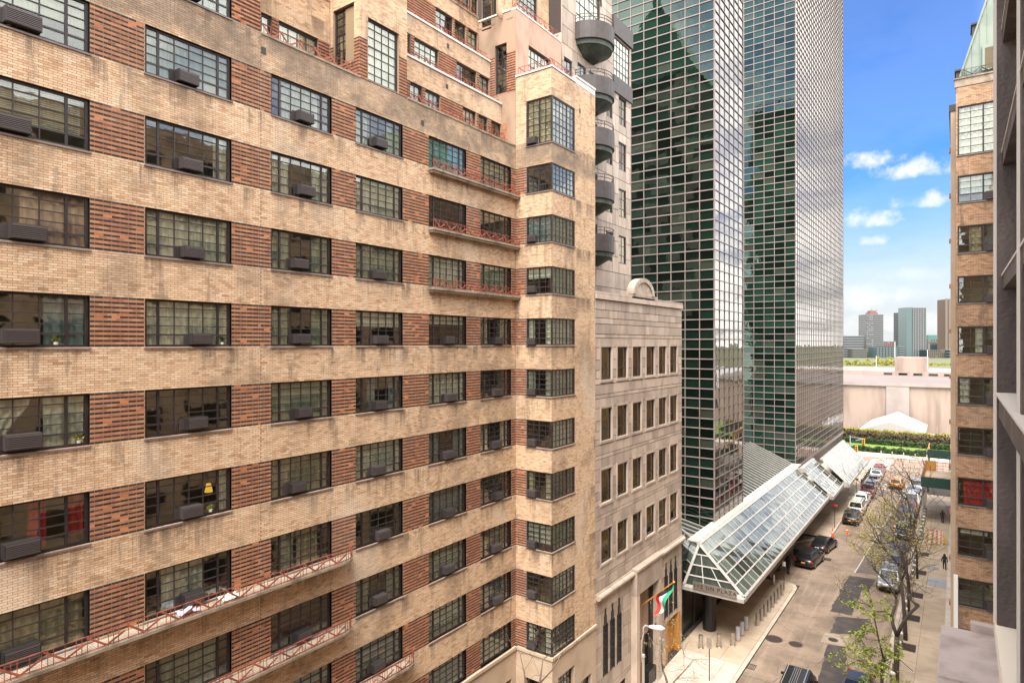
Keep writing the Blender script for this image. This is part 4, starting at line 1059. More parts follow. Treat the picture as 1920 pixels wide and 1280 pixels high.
for k in range(29): b.box((-18.3, 49+k*2.9, .14), (-18.2, 49.12+k*2.9, 6.6))
b.build('lobby_mullions', COPP, LB, kind='stuff')
b = MB(); b.lathe([(.55,.14),(.55,5.2)], 14, (-16.9, 51.8, 0)); b.build('round_pier', BLACK, LB)

# sloping glass canopy over the pavement
CA = thing('glass_canopy', 'long sloping glass and aluminium canopy stepping down the pavement', 'canopy', (-15, 80, 0), world=True)
def canopy(x_lo, x_hi, y0, y1, zl, zh, ny, nr, first=False):
    lo, hi = Vector((x_lo, 0, zl)), Vector((x_hi, 0, zh)); s_ = hi-lo; nrm = Vector((0,1,0)).cross(s_).normalized()
    if nrm.z < 0: nrm = -nrm
    y0h = y0+(1.0 if first else 0)
    bm_ = MB(); P = lambda f, y, h=0: lo+s_*f+Vector((0,y,0))+nrm*h
    dy = (y1-y0)/ny
    for r in range(nr+1):
        w_ = .16 if r in (0, nr) else .11
        ys_ = y0+(y0h-y0)*r/nr
        o = MB(); o.bar(P(r/nr, ys_, .05), P(r/nr, y1, .05), w_, .14, up=nrm); o.build('purlin', ALUW, CA)
    o = MB()
    for k in range(ny+1):
        y = y0+k*dy; f0 = 0; f1 = 1 if not first else min(1, (y-y0)/max(.01, y0h-y0)) if k == 0 else 1
        if k == 0 and first: o.bar(P(0, y0, .03), P(1, y0h, .03), .10, .12, up=nrm)
        else: o.bar(P(0, y, .02), P(1, y, .02), .045, .07, up=nrm)
    o.build('glazing_bars', ALUW, CA)
    cache = {}
    for r in range(nr):
        for k in range(ny):
            ya, yb = y0+k*dy, y0+(k+1)*dy; a0 = a1 = ya
            if first and k == 0: a0, a1 = y0+(y0h-y0)*r/nr, y0+(y0h-y0)*(r+1)/nr
            m = MB(); h = random.uniform(-.012, .012)
            q = [P(r/nr+.01, a0+.02, h), P(r/nr+.01, yb-.02, -h), P((r+1)/nr-.01, yb-.02, h*.5), P((r+1)/nr-.01, a1+.02, -h*.5)]
            m.add([v+nrm*.012 for v in q]+[v-nrm*.006 for v in q], [(3,2,1,0), (4,5,6,7), (0,1,5,4), (1,2,6,5), (2,3,7,6), (3,0,4,7)])
            m.build('pane', CANG, CA)
    g = MB(); g.box((x_lo-.02, y0, zl-.34), (x_lo+.14, y1, zl+.02)); g.box((x_hi-.25, y0h, zh-.05), (x_hi-.02, y1, zh+.14)); g.build('gutter', ALUW, CA)
    g = MB(); g.box((-18.25, y0+.6, zl-.32), (x_lo-.03, y1, zl-.22)); g.build('soffit', CONCL, CA)
canopy(-13.4, -17.2, 49.2, 87.6, 4.5, 7.6, 32, 5, True)
canopy(-13.0, -16.6, 87.65, 96.3, 4.5, 7.6, 7, 5); canopy(-12.3, -15.6, 96.35, 117.2, 4.5, 7.6, 16, 5)
b = MB(); b.box((-13.6, 87.55, 4.2), (-13.05, 87.66, 4.9)); b.box((-17.2, 87.6, 7.2), (-16.0, 87.66, 7.75)); b.box((-13.0, 96.2, 4.2), (-12.35, 96.36, 4.9)); b.box((-12.5, 117.2, 4.2), (-12.2, 117.3, 4.6)); b.build('step_fascia', ALUW, CA)
A_, B_, C_ = Vector((-13.4, 49.2, 4.5)), Vector((-18.0, 48.9, 4.5)), Vector((-17.2, 50.2, 7.6))  # glazed hip at the near end
D_, E_ = Vector((-22, 53.5, 4.5)), Vector((-20.5, 54.0, 7.6))
o = MB(); nrm = (A_-B_).cross(C_-B_).normalized(); nrm = nrm if nrm.y < 0 else -nrm
for p, q in ((A_,B_),(B_,C_),(A_,C_)): o.bar(p+nrm*.05, q+nrm*.05, .20, .14, up=nrm)
for f in (.25,.5,.75): o.bar(A_.lerp(C_,f)+nrm*.04, B_.lerp(C_,f)+nrm*.04, .10, .1, up=nrm)
o.bar(A_.lerp(B_,.33)+nrm*.03, A_.lerp(C_,.52).lerp(B_.lerp(C_,.52), .33)+nrm*.03, .06, .08, up=nrm); o.bar(A_.lerp(B_,.66)+nrm*.03, A_.lerp(C_,.75).lerp(B_.lerp(C_,.75), .6)+nrm*.03, .06, .08, up=nrm)
o.bar(B_, D_, .16, .14); o.bar(C_, E_, .16, .14)
n2 = (D_-B_).cross(C_-B_).normalized(); n2 = n2 if n2.z > 0 else -n2
for f in (.25,.5,.75): o.bar(B_.lerp(C_,f)+n2*.03, D_.lerp(E_,f)+n2*.03, .08, .08, up=n2)
for f in (.3,.6,.9): o.bar(B_.lerp(D_,f)+n2*.02, C_.lerp(E_,f)+n2*.02, .05, .06, up=n2)
o.build('hip_frame', ALUW, CA)
for f0, f1 in ((0,.25),(.25,.5),(.5,.75),(.75,1)):
    m = MB(); m.add([A_.lerp(C_,f0), B_.lerp(C_,f0), B_.lerp(C_,f1), A_.lerp(C_,f1)], [(0,1,2,3)]); m.build('pane', CANG, CA)
    m = MB(); m.add([B_.lerp(C_,f0), D_.lerp(E_,f0), D_.lerp(E_,f1), B_.lerp(C_,f1)], [(0,1,2,3)]); m.build('pane', CANG, CA)
g = MB(); g.box((-18.1, 48.7, 4.18), (-13.27, 49.15, 4.46)); g.build('gutter', ALUW, CA)
SG = thing('canopy_sign', 'grey sign plate lettered 1+2 UN PLAZA on the canopy end', 'sign', (-15.5, 48.85, 4.9), world=True)
b = MB(); b.box((-17.15, 48.55, 4.52), (-13.75, 48.62, 5.06)); b.build('plate', STEEL, SG)
tx = bpy.data.curves.new('lettering', 'FONT'); tx.body = '1+2 UN PLAZA'; tx.size = .42; tx.extrude = .012; tx.align_x = 'CENTER'; tx.align_y = 'CENTER'; tx.space_character = 1.25; tx.materials.append(BLACK)
tmp = bpy.data.objects.new('tmp', tx); COL.objects.link(tmp); me_ = bpy.data.meshes.new_from_object(tmp.evaluated_get(bpy.context.evaluated_depsgraph_get())); bpy.data.objects.remove(tmp); me_.name = 'lettering'
to = bpy.data.objects.new('lettering', me_); COL.objects.link(to); to.parent = SG; to.location = (.05, -.32, -.11); to.rotation_euler = (R(90), 0, 0)
# slatted roofs behind the canopy
def slat_roof(label, q, n):
    t = thing('louvred_roof', label, 'roof', tuple(sum((Vector(v) for v in q), Vector())/4), world=True)
    q = [Vector(v) for v in q]; b = MB(); b.add(q, [(0,1,2,3)]); b.build('deck', M('roof_deck_glass', (.03,.04,.035), .2), t)
    for k in range(n+1):
        m = MB(); p, r_ = q[0].lerp(q[3], k/n), q[1].lerp(q[2], k/n); m.bar(p+Vector((0,0,.04)), r_+Vector((0,0,.04)), .12, .08); m.build('slat', ALUW, t)
slat_roof('slatted glass roof between the two green towers', [(-17.6,66.0,7.2),(-24,66.0,10.0),(-24,91.0,10.0),(-17.6,91.0,7.2)], 24)
slat_roof('small slatted roof at the foot of the nearer green tower', [(-18.0,51.5,7.0),(-23,51.5,8.0),(-23,56.3,8.0),(-18.0,56.3,7.0)], 5)
b = MB(); b.box((-18.3, 50.4, 7.62), (-17.15, 90.6, 7.72)); b.build('gutter', CONCL, CA)

# ---------------------------------------------------------------- right: brick bay with corner windows under a copper roof
RBD = thing('brick_bay_building', 'tan brick building at right with corner windows and a pale copper roof', 'building', (1, 44, 0), world=True)
PR = YP(42.3); RX0, RX1 = -.12, 2.6; RZ = 35.98; RT = 38.55
rops = [(-.04, RX1, 34.35, 37.05)]+[(-.04, RX1, RZ-2.77*k-1.48, RZ-2.77*k) for k in range(1, 12)]
b = MB(); wall(b, PR, RX0, RX1, 0, RT, rops, thick=.2); b.quad((RX0, 42.3, 0), (RX0, 47.0, 0), (RX0, 47.0, RT), (RX0, 42.3, RT)); b.box((RX0+.05, 42.5, RT-.3), (9, 47, RT-.2)); b.box((RX1, 42.28, 0), (9, 47, RT)); b.build('wall', MORT, RBD)
b2 = Bricks(); b2.field(PR, RX0, RX1, 4, RT-.42, rops, style_buff); b2.field(PL((RX0,0),(0,1),(-1,0)), 42.31, 47, 4, RT-.42, [], style_buff)
b2.build(RBD, [BUFFR, REDB, BLKB], 0)
b = MB(); PR.box(b, RX0-.05, RX1, RT-.42, RT, -.2, .03); PR.box(b, RX0-.09, RX1, RT, RT+.07, -.2, .08); b.build('coping', SLABC, RBD)
ACR = []
for i, o in enumerate(rops):
    big = i == 0
    wv = window(RBD, PR, *o, ucuts=(.43, .72), ucells=(2,1,1), zrows=(.17,.32,.46,.60,.74,.87) if big else (.30,.53,.77), thickrow=2 if big else 0, rec=.06, room=ROOMS[(i*2+1) % 4] if i != 8 else ROOMS[0], depth=1.6, rb=(RX0+.06, RX1), fw=.07,
           curtain=[('white',.02,.98,.98,.02,'c')] if big else [None, [('white',.05,.6,.98,.35,'shade')], [('cream',.2,.4,.98,.02,'c')], None, [('white',.3,.45,.98,.02,'c')], [('white',.04,.2,.98,.02,'c')], None, [('red',.1,.6,.9,.05,'c')], [('white',.05,.5,.98,.80,'shade')], None, None, None][i])
    if not big: ACR.append((i, o))
flush_panes(RBD, 300)
for i, o in ACR:
    t = make_ac(1.05, .44); t.location = PR.p(1.75, o[2]+.03, -.05); t.rotation_euler = (0,0,R(-90)); t['label'] = 'dark air conditioner in the %s brick bay window down at the right edge' % ordinal(i+1); t['group'] = 'air conditioners in the right bay'
b = MB(); poly = [(.02, RT+.07), (1.50, RT+4.95), (1.56, RT+6.0), (9, RT+6.0), (9, RT+.07)]; ya, yb = 42.35, 46.9
n = len(poly); b.add([(p[0],ya,p[1]) for p in poly]+[(p[0],yb,p[1]) for p in poly], [tuple(range(n)), tuple(range(n, 2*n))[::-1]]+[(i, i+n, (i+1) % n+n, (i+1) % n) for i in range(n)]); b.build('roof', PATI, RBD)
for x in (.30,.62,.95,1.28,1.62,1.96,2.3):
    zt_ = RT+.07+min(4.9, (x-.02)*3.3) if x < 1.5 else RT+5.9
    b = MB(); b.box((x-.02, ya-.03, RT+.1), (x+.02, ya-.002, zt_)); b.build('roof_seam', PATI, RBD)
b = MB(); b.bar((.06, ya-.04, RT+.12), (1.53, ya-.04, RT+5.0), .16, .08); b.box((1.46, ya-.08, RT+5.0), (2.6, ya-.001, RT+5.25)); b.build('roof_edge', PATI, RBD)
for (x, z) in ((.0, RT+.1), (.75, RT+2.55)):
    b = MB(); b.box((x-.12, 44.0, z), (x+.6, 45.3, z+.95)); b.box((x-.18, 43.9, z+.95), (x+.6, 45.4, z+1.05)); b.build('dormer', COPP, RBD)
b = MB(); b.box((1.05, ya-.12, RT+.2), (2.4, ya-.003, RT+1.55)); b.build('dormer_frame', PATI, RBD); b = MB(); b.box((1.17, ya-.14, RT+.3), (2.3, ya-.122, RT+1.4)); b.build('dormer_pane', GLASSB, RBD)
r_ = MB(); p, q = Vector((.15, 42.22, RT+.07)), Vector((2.4, 42.22, RT+.07)); u_ = Vector((0,0,1))
r_.bar(p+u_*.4, q+u_*.4, .02); r_.bar(p+u_*.06, q+u_*.06, .02)
for k in range(12): x = p.lerp(q, k/11); r_.bar(x, x+u_*.4, .015)
for k in range(3): o_ = p+Vector((.1+k*.75,0,.36)); r_.bar(o_, o_+Vector((.35,0,-.28)), .06, .02); r_.bar(o_+Vector((.35,0,-.28)), o_+Vector((.68,0,-.02)), .06, .02)
r_.build('roof_railing', BLACK, RBD)
b = MB(); b.box((-.22, 42.18, 6.5), (-.02, 42.28, 11.2)); b.build('white_cladding', WHITEP, RBD)
NB = thing('stone_neighbour_building', 'narrow pale stone wall edge just beyond the brick bay', 'building', (3, 52, 0), world=True)
b = MB(); b.box((-.40, 47.05, 0), (9, 70, 38.3)); b.build('wall', BASE, NB); b = MB(); b.box((-.48, 47.0, 38.3), (9, 70, 38.7)); b.build('cornice', COPP, NB)
for k in range(13):
    b = MB(); b.box((-.47, 47.0, 2.2+k*2.8), (-.405, 47.5, 2.45+k*2.8)); b.build('quoin', REDB, NB)
b = MB(); b.box((-.36, 70.05, 0), (9, 112, 30)); b.build('wall', STUCCO, NB)

# ---------------------------------------------------------------- the building the picture is taken from
OWN = thing('near_window_building', 'nearest facade at the right edge with brown steel window frame and metal ledge', 'building', (.5, 1, 0), world=True)
PO = PL((.165, 0), (0, 1), (-1, 0))
b = MB()                                     # side street front behind and beside the camera: tan bands, dark windows
for k in range(-1, 12):
    z0 = ROW0-PITCH*(k+1); PL((.32,0),(0,1),(-1,0)).box(b, -45, 1.2, z0, z0+1.27, -.3, 0)
b.box((.34, -45, 0), (.6, 1.2, 37)); b.box((2.35, 3.25, 0), (2.6, 42.3, 38)); b.box((.6, -45, 36.5), (12, 3.2, 37)); b.box((2.6, 3.25, 36.5), (12, 42.2, 37)); b.box((.135, 3.13, 0), (2.6, 3.24, 37))
b.build('wall', BUFF, OWN)
b = MB()
for k in range(0, 12):
    z0 = ROW0-PITCH*k-WH
    for j in range(11):
        if -44+j*4.1+2.7 < .3: b.box((.325, -44+j*4.1, z0+.02), (.338, -44+j*4.1+2.7, z0+WH-.02))
    for j in range(9): b.box((2.335, 4.6+j*4.15, z0+.02), (2.348, 4.6+j*4.15+2.7, z0+WH-.02))
b.build('window_band', BLACK, OWN, kind='stuff')
f = MB(); zs_, zt_ = H-1.08, H+2.7
PO.box(f, 3.02, 3.125, zs_, zt_, -.10, .045); PO.box(f, 2.12, 2.2, H-2.6, zt_, -.08, .03); PO.box(f, 1.30, 1.38, H-2.6, zt_, -.08, .03); PO.box(f, 1.2, 2.12, H-1.10, H-1.04, -.07, .028)
for z, t in ((H+2.1,.05),(H+1.63,.05),(H+1.17,.05),(H+.70,.05),(H+.23,.05),(H-.24,.085)): PO.box(f, 1.2, 3.02, z-t/2, z+t/2, -.07, .028 if t < .08 else .04)
WF = f.build('window', FRAMEO, OWN)
f = MB()
PO.box(f, 3.035, 3.06, zs_, zt_, .0455, .055); PO.box(f, 2.15, 2.17, zs_, zt_, .0305, .037)
for z, t in ((H+2.1,.05),(H+1.63,.05),(H+1.17,.05),(H+.70,.05),(H+.23,.05),(H-.24,.085)): PO.box(f, 1.2, 3.02, z+t/2, z+t/2+.008, -.06, .032 if t < .08 else .05)
f.build('frame_lip', M('pale_lit_frame_edge', (.45,.40,.36), .5), WF)  # pale lip colour paints the lit edges of the dark frame
g = MB(); PO.box(g, 2.2, 3.02, zs_, zt_, -.055, -.050); PO.box(g, 1.2, 2.12, H-2.6, zt_, -.055, -.050); g.build('pane', GLASS, WF)
c = MB(); PO.box(c, .9, 2.95, zs_, zt_, -.22, -.20); c.build('shade', CURT['white'], WF)
s_ = MB(); PO.box(s_, 2.21, 3.14, zs_-.07, zs_, -.10, .05); s_.build('sill', CONCL, WF)
b = MB(); b.box((.14, .9, 0), (.5, 3.12, zs_-.1)); b.box((.14, .9, zt_), (.5, 3.12, 38)); b.build('wall', STUCCO, OWN)
LE = MB(); LE.box((-.17, 2.0, H-3.62), (1.6, 9.4, H-3.5)); LE.box((-.19, 1.98, H-3.75), (-.165, 9.42, H-3.62)); LE.box((.12, 9.38, H-3.8), (1.6, 9.5, H-3.4)); [LE.box((-.171, 3.4+k*1.5, H-3.499), (1.6, 3.46+k*1.5, H-3.475)) for k in range(4)]; lo_ = LE.build('metal_ledge', M('grey_sheet_metal', (.36,.30,.275), .5, .1, col2=(.17,.135,.12), nsc=2.6, bump=.35, bsc=4), OWN)
b = MB(); b.box((-.05, 2.0, 0), (2.0, 9.4, H-3.63)); b.build('lower_bay', STUCCO, OWN)
# ---------------------------------------------------------------- assembly hall, tent, hedges across the avenue
UN = thing('assembly_hall', 'low pale windowless hall with a curved lead roof across the avenue', 'building', (-20, 200, 0), world=True)
YW = 194.0; xl, xr = -85.0, 25.0
def topz(x): t = (x+30)/55; return 12.9-.4*(1-min(1, t*t))
b = MB(); n = 22
for i in range(n):
    a, c = xl+(xr-xl)*i/n, xl+(xr-xl)*(i+1)/n; za, zc_ = topz(a), topz(c)
    b.add([(a,YW,.15),(c,YW,.15),(c,YW,zc_),(a,YW,za)], [(0,1,2,3)])
    b.add([(a,YW-.6,za),(c,YW-.6,zc_),(c,YW-.6,zc_+.9),(a,YW-.6,za+.9)], [(0,1,2,3)], 1); b.add([(a,YW-.6,za),(c,YW-.6,zc_),(c,YW,zc_),(a,YW,za)], [(3,2,1,0)], 1)
    b.add([(a,YW-.6,za+.9),(c,YW-.6,zc_+.9),(c,YW+26,14.3),(a,YW+26,14.3)], [(0,1,2,3)], 2)
b.build('wall', [UNW, UNP, UNR], UN)
b = MB(); b.box((ONY(1662,YW), YW-.5, .15), (ONY(1705,YW), YW-.02, topz(-20)-.02)); b.build('central_pier', UNP, UN)
b = MB(); b.box((xl, YW+26.02, 12), (xr, YW+60, 15.5)); b.build('upper_storey', UNW, UN)
for px in (1665, 1693, 1721, 1750, 1779):
    x = ONY(px, YW+26); b = MB(); b.box((x-1.1, YW+25.9, 14.42), (x+1.1, YW+26.0, 15.0)); b.build('window', TG1, UN)
b = MB(); xa, xb = ONY(1679, YW+30), ONY(1739, YW+30); b.box((xa, YW+27, 15.52), (xb, YW+40, 24-(670-HZ)*DEP(-15, YW+27)/FPX)); b.build('roof_house', UNW, UN)
b = MB(); b.box((ONY(1632, YW+28), YW+28, 15.52), (ONY(1678, YW+28), YW+34, 16.1)); b.box((ONY(1741, YW+28), YW+28, 15.52), (xr, YW+34, 16.0)); b.build('roof_plant', WHITEP, UN)
b = MB(); 
for px, h in ((1643, 20), (1678, 24.5), (1739, 22)): x = ONY(px, YW+29); b.bar((x, YW+29, 15.5), (x, YW+29, h), .12)
b.build('roof_mast', WHITEP, UN)
TN = thing('marquee_tent', 'long white marquee with pointed gable in front of the pale hall', 'tent', (-20, 186, .15), world=True)
YT = 180.0; x0, x1 = ONY(1611, YT), ONY(1734, YT); xm, xm2 = ONY(1669, YT), ONY(1684, YT+11)
ze, zp = .15+2.0, 24-(790-HZ)*DEP(xm, YT)/FPX; zp2 = 24-(772-HZ)*DEP(xm2, YT+11)/FPX; bl, br = ONY(1634, YT+11), ONY(1739, YT+11); ze2 = 24-(787-HZ)*DEP(bl, YT+11)/FPX
b = MB()
b.add([(x0,YT,.15),(x1,YT,.15),(x1,YT,ze),(xm,YT,zp),(x0,YT,ze)], [(0,1,2,3,4)], 1)
b.add([(x0,YT,ze),(xm,YT,zp),(xm2,YT+11,zp2),(bl,YT+11,ze2)], [(0,1,2,3)], 0); b.add([(xm,YT,zp),(x1,YT,ze),(br,YT+11,ze2-.4),(xm2,YT+11,zp2)], [(0,1,2,3)], 0)
b.add([(x1,YT,.15),(br,YT+11,.15),(br,YT+11,ze2-.4),(x1,YT,ze)], [(0,1,2,3)], 1); b.add([(bl,YT+11,.15),(br,YT+11,.15),(br,YT+11,ze2-.4),(xm2,YT+11,zp2),(bl,YT+11,ze2)], [(4,3,2,1,0)], 1); b.add([(x0,YT,.15),(x0,YT,ze),(bl,YT+11,ze2),(bl,YT+11,.15)], [(0,1,2,3)], 1)
b.build('canvas', [TENT, TENTW], TN)
b = MB()
for k in range(6): x = x0+(x1-x0)*k/5; b.bar((x, YT-.06, .15), (x, YT-.06, ze), .12)
b.bar((x0,YT-.06,ze),(x1,YT-.06,ze), .10); b.build('frame', GALV, TN)
FE = thing('iron_fence', 'tall thin pale fence posts in front of the marquee', 'fence', (-20, 180, .15), world=True)
for k in range(17):
    x = ONY(1592, 178)+k*2.05; b = MB(); b.bar((x, 178, .15), (x, 178, 4.2), .07); b.build('post', GALV, FE)
b = MB(); x = ONY(1592,178); b.bar((x,178,1.6),(x+33,178,1.6), .05); b.bar((x,178,.6),(x+33,178,.6), .05); b.build('rail', GALV, FE)
ST = thing('white_steps', 'white stacked steps beside the right end of the marquee', 'steps', (-8, 182, .15), world=True)
x = ONY(1743, 181); 
for k in range(4): b = MB(); b.box((x-.0, 181+k*.5, .15), (x+7.5-k*.8, 181.48+k*.5, .6+k*.42)); b.build('step', WHITEP, ST)
for px in (1592, 1762, 1774, 1788):
    s_ = thing('low_shrub', 'small round brown shrub on the terrace, %s' % {1592:'left of the marquee',1762:'nearest the white steps',1774:'between two others on the right',1788:'last before the brick bay'}[px], 'shrub', (ONY(px, 184), 184, .15), group='small shrubs on the hall terrace')
    b = MB()
    for k in range(160):
        v = Vector((random.gauss(0,1), random.gauss(0,1), abs(random.gauss(0,1)))).normalized()*random.uniform(.4,1)*.9; t = Vector((random.gauss(0,1),random.gauss(0,1),random.gauss(0,1))).normalized()*.16; u_ = t.orthogonal().normalized()*.14
        v.z += .3; b.add([v-t, v-u_, v+t, v+u_], [(0,1,2,3)])
    o = b.build('foliage', HEDGEB); o.parent = s_
def hedge(label, y0, y1, h, m, x0=-62, x1=16, leaf=.22, n=16000, core=None):
    t = thing('hedge', label, 'hedge', ((x0+x1)/2, (y0+y1)/2, .15), world=True)
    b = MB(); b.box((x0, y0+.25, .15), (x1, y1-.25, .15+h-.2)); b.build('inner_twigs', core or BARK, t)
    A = rng.uniform(0, 1, (n, 3)); top = rng.uniform(0, 1, n) < .45
    P_ = np.stack([x0+(x1-x0)*A[:,0], np.where(top, y0+(y1-y0)*A[:,1], y0+.3*A[:,1]), np.where(top, h-.18*A[:,2], h*A[:,2])+.15], 1)
    bump = .16*np.sin(P_[:,0]*1.7)+.12*np.sin(P_[:,0]*4.3+1); P_[:,2] += np.where(top, bump, bump*.3)
    T = rng.normal(size=(n,3)); T /= np.linalg.norm(T, axis=1)[:,None]; U = np.cross(T, rng.normal(size=(n,3))); U /= np.linalg.norm(U, axis=1)[:,None]
    s_ = rng.uniform(.5, 1.2, n)[:,None]*leaf
    V = np.stack([P_-T*s_, P_-U*s_*.7, P_+T*s_, P_+U*s_*.7], 1).reshape(-1,3)
    link('foliage', nmesh('foliage', V, np.arange(4*n).reshape(-1,4), [m], None, t['base']), t)
hedge('clipped dark green hedge nearest the avenue pavement', 156.3, 158.0, 1.0, HEDGE)
hedge('dark green hedge between the two lawn strips', 168.5, 170.8, 1.1, HEDGE)
hedge('broad brown bare hedge behind the green ones', 171.2, 174.8, 2.1, HEDGEB, leaf=.26)
hedge('bright yellow flowering hedge along the terrace edge', 175.0, 177.0, 2.5, HEDGEY, leaf=.24)
for k in range(11):                          # slim posts along the far pavement
    x = -13.2+k*2.0; p = thing('avenue_post', 'slim grey post on the far avenue pavement, %s from the canopy end' % ordinal(k+1), 'post', (x, 151.2, .14), group='posts along the avenue pavement')
    b = MB(); b.lathe([(.10,0),(.10,1.25),(.05,1.3)], 8); o = b.build('shaft', GALV); o.parent = p
BR_ = thing('red_road_barrier', 'low dark rail barrier running along the red avenue lane', 'barrier', (-5, 148.2, 0), world=True)
b = MB(); b.bar((-12, 148.3, .55), (6, 148.3, .55), .10, .12); b.build('beam', REDS, BR_)
b = MB(); [b.bar((-12+k*2, 148.3, 0), (-12+k*2, 148.3, .55), .08) for k in range(10)]; b.build('posts', COPP, BR_, kind='stuff')

# ---------------------------------------------------------------- skyline across the river
CW = {n: M('far_'+n, tuple(q*(.42 if n in ('white','tan') else .62) for q in c), .8) for n, c in (('white',(.46,.46,.46)),('grey',(.24,.25,.27)),('dark',(.06,.065,.075)),('blue',(.10,.15,.17)),('brown',(.19,.13,.10)),('pink',(.30,.15,.15)),('green',(.10,.26,.24)),('tan',(.36,.30,.25)))}
FG = M('far_glass', (.035,.05,.06), .15); FGL = M('far_pale_glass', (.095,.14,.145), .25)
def far(label, px0, px1, pytop, d, style, wallm, fl=3.3, dp=22, base=0, gm=None, cols=8, name='far_building'):
    c = AT((px0+px1)/2, HZ, d); sc = d/FPX; w_ = (px1-px0)*sc; h = 24-(pytop-HZ)*sc
    t = thing(name, label, 'building', (c.x, c.y, base), TH)
    def put(bm_, nm, m): o = bm_.build(nm, m); o.parent = t; return o
    b = MB(); b.box((-w_/2, 0, 0), (w_/2, dp, h)); core = put(b, 'wall', gm or FG)
    n = max(2, int(h/fl)); b = MB()
    if style in ('bands', 'balcony'):
        for k in range(n+1):
            z = k*h/n; e = .9 if style == 'balcony' else .25; b.box((-w_/2-e*.3, -e, z-.5), (w_/2+(e if style == 'balcony' and k % 2 else e*.3), dp, min(h+.6, z+.75)))
        put(b, 'floor_band', wallm)
        if style == 'balcony':
            b = MB()
            for k in range(n):
                for j in range(3):
                    if random.random() < .6: x = -w_/2+w_*.42*(j+random.random()*.4)/3; b.box((x, -.5, k*h/n+.75), (x+w_*.08, -.26, (k+1)*h/n-.5))
            put(b, 'infill_panel', CW['grey'])
    elif style == 'grid':
        for k in range(n+1): z = k*h/n; b.box((-w_/2-.1, -.3, z-.45), (w_/2+.1, 0, z+.45))
        put(b, 'floor_band', wallm); b = MB()
        for j in range(cols+1): x = -w_/2+w_*j/cols; b.box((x-.4, -.45, 0), (x+.4, -.01, h))
        put(b, 'pier', wallm)
    elif style == 'holes':
        put(MB_box(-w_/2, w_/2, -.4, -.01, 0, h), 'front', wallm)
        b = MB()
        for k in range(n):
            for j in range(cols):
                if random.random() < .9: x = -w_/2+w_*(j+.5)/cols; b.box((x-w_/cols*.3, -.5, k*h/n+.8), (x+w_/cols*.3, -.405, (k+1)*h/n-.5))
        put(b, 'window', FG)
    elif style == 'ribs':
        for j in range(cols+1): x = -w_/2+w_*j/cols; b.box((x-w_/cols*.3, -.8, 0), (x+w_/cols*.3, -.01, h+1))
        put(b, 'pier', wallm)
    return t, w_, h
def MB_box(x0, x1, y0, y1, z0, z1): b = MB(); b.box((x0,y0,z0),(x1,y1,z1)); return b
far('low white striped apartment block at the left of the skyline', 1584, 1619, 630, 1000, 'bands', CW['white'], 3.6)
far('lower pale striped block in front of the left skyline block', 1600, 1626, 655, 985, 'bands', CW['tan'], 3.2)
t, w_, h = far('tall grey skyline tower with balconies and a crooked red crown', 1624, 1656, 590, 1010, 'balcony', CW['white'], 3.0)
b = MB(); b.box((-w_*.2, 4, h), (w_*.28, 16, h+4)); b.box((-w_*.14, 5, h+4), (w_*.20, 14, h+7)); b.bar((w_*.02, 9, h+7), (w_*.02, 9, h+10), .6); b.bar((w_*.1, 6, h+5), (w_*.3, 6, h+8), .8); o = b.build('crown', CW['pink']); o.parent = t
far('dark low riverside block between the two skyline towers', 1643, 1684, 650, 980, 'grid', CW['dark'], 3.4, gm=FGL, cols=7)
far('grey glass block beside the tallest skyline tower', 1684, 1695, 650, 982, 'bands', CW['grey'], 3.4)
far('dull pink block with a stepped roof in the distance', 1657, 1679, 640, 1250, 'holes', CW['pink'], 4, cols=6)
far('pale distant block right of the pink one', 1678, 1694, 645, 1250, 'holes', CW['tan'], 4, cols=5)
far('slim grey slab against the left flank of the tallest tower', 1691, 1701, 586, 1020, 'bands', CW['grey'], 3.2, gm=CW['dark'])
far('pale glass corner strip of the tallest tower', 1700, 1713, 577, 1005, 'bands', FGL, 3.2, gm=FGL)
far('tallest skyline tower with a white window grid', 1712, 1736, 577, 1004, 'grid', CW['white'], 3.2, cols=5)
t, w_, h = far('teal topped block far behind the brown apartments', 1740, 1758, 636, 1300, 'holes', CW['tan'], 4, cols=4)
b = MB(); b.box((-w_*.5, -.5, h), (w_*.42, 20, h+9)); o = b.build('teal_storey', CW['green']); o.parent = t
far('small pale block left of the ribbed tower', 1758, 1776, 641, 1200, 'holes', CW['tan'], 4, cols=5)
far('brown brick apartments with paired windows by the river', 1739, 1783, 656, 985, 'holes', CW['brown'], 4.0, cols=12)
far('ribbed brown tower cut by the brick bay', 1774, 1800, 561, 1050, 'ribs', CW['tan'], 3.3, gm=CW['brown'], cols=4)
far('pale grey block at the foot of the ribbed tower', 1780, 1800, 656, 975, 'bands', CW['white'], 3.6)
trs = MB()
for k in range(2600):
    px = random.uniform(1584, 1800); top = 674 if px < 1640 else (668 if px < 1680 else 681)
    d = random.uniform(650, 700); p = AT(px, HZ, d); p.z = random.uniform(0, 24-(top-HZ)*d/FPX)*(.7+.3*math.sin(px*.31))
    t = Vector((random.gauss(0,1),random.gauss(0,1),random.gauss(0,1))).normalized()*1.0; u_ = t.orthogonal().normalized()*.9
    trs.add([p-t, p-u_, p+t, p+u_], [(0,1,2,3)])
o = trs.build('riverside_trees', M('far_spring_foliage', (.16,.15,.02), .8, var=.4, isl=True), None, kind='stuff')
sheet('far_bank', [(-3000, 640), (3000, 640), (3000, 6000), (-3000, 6000)], .3, M('far_bank_grass', (.10,.11,.05), .9))

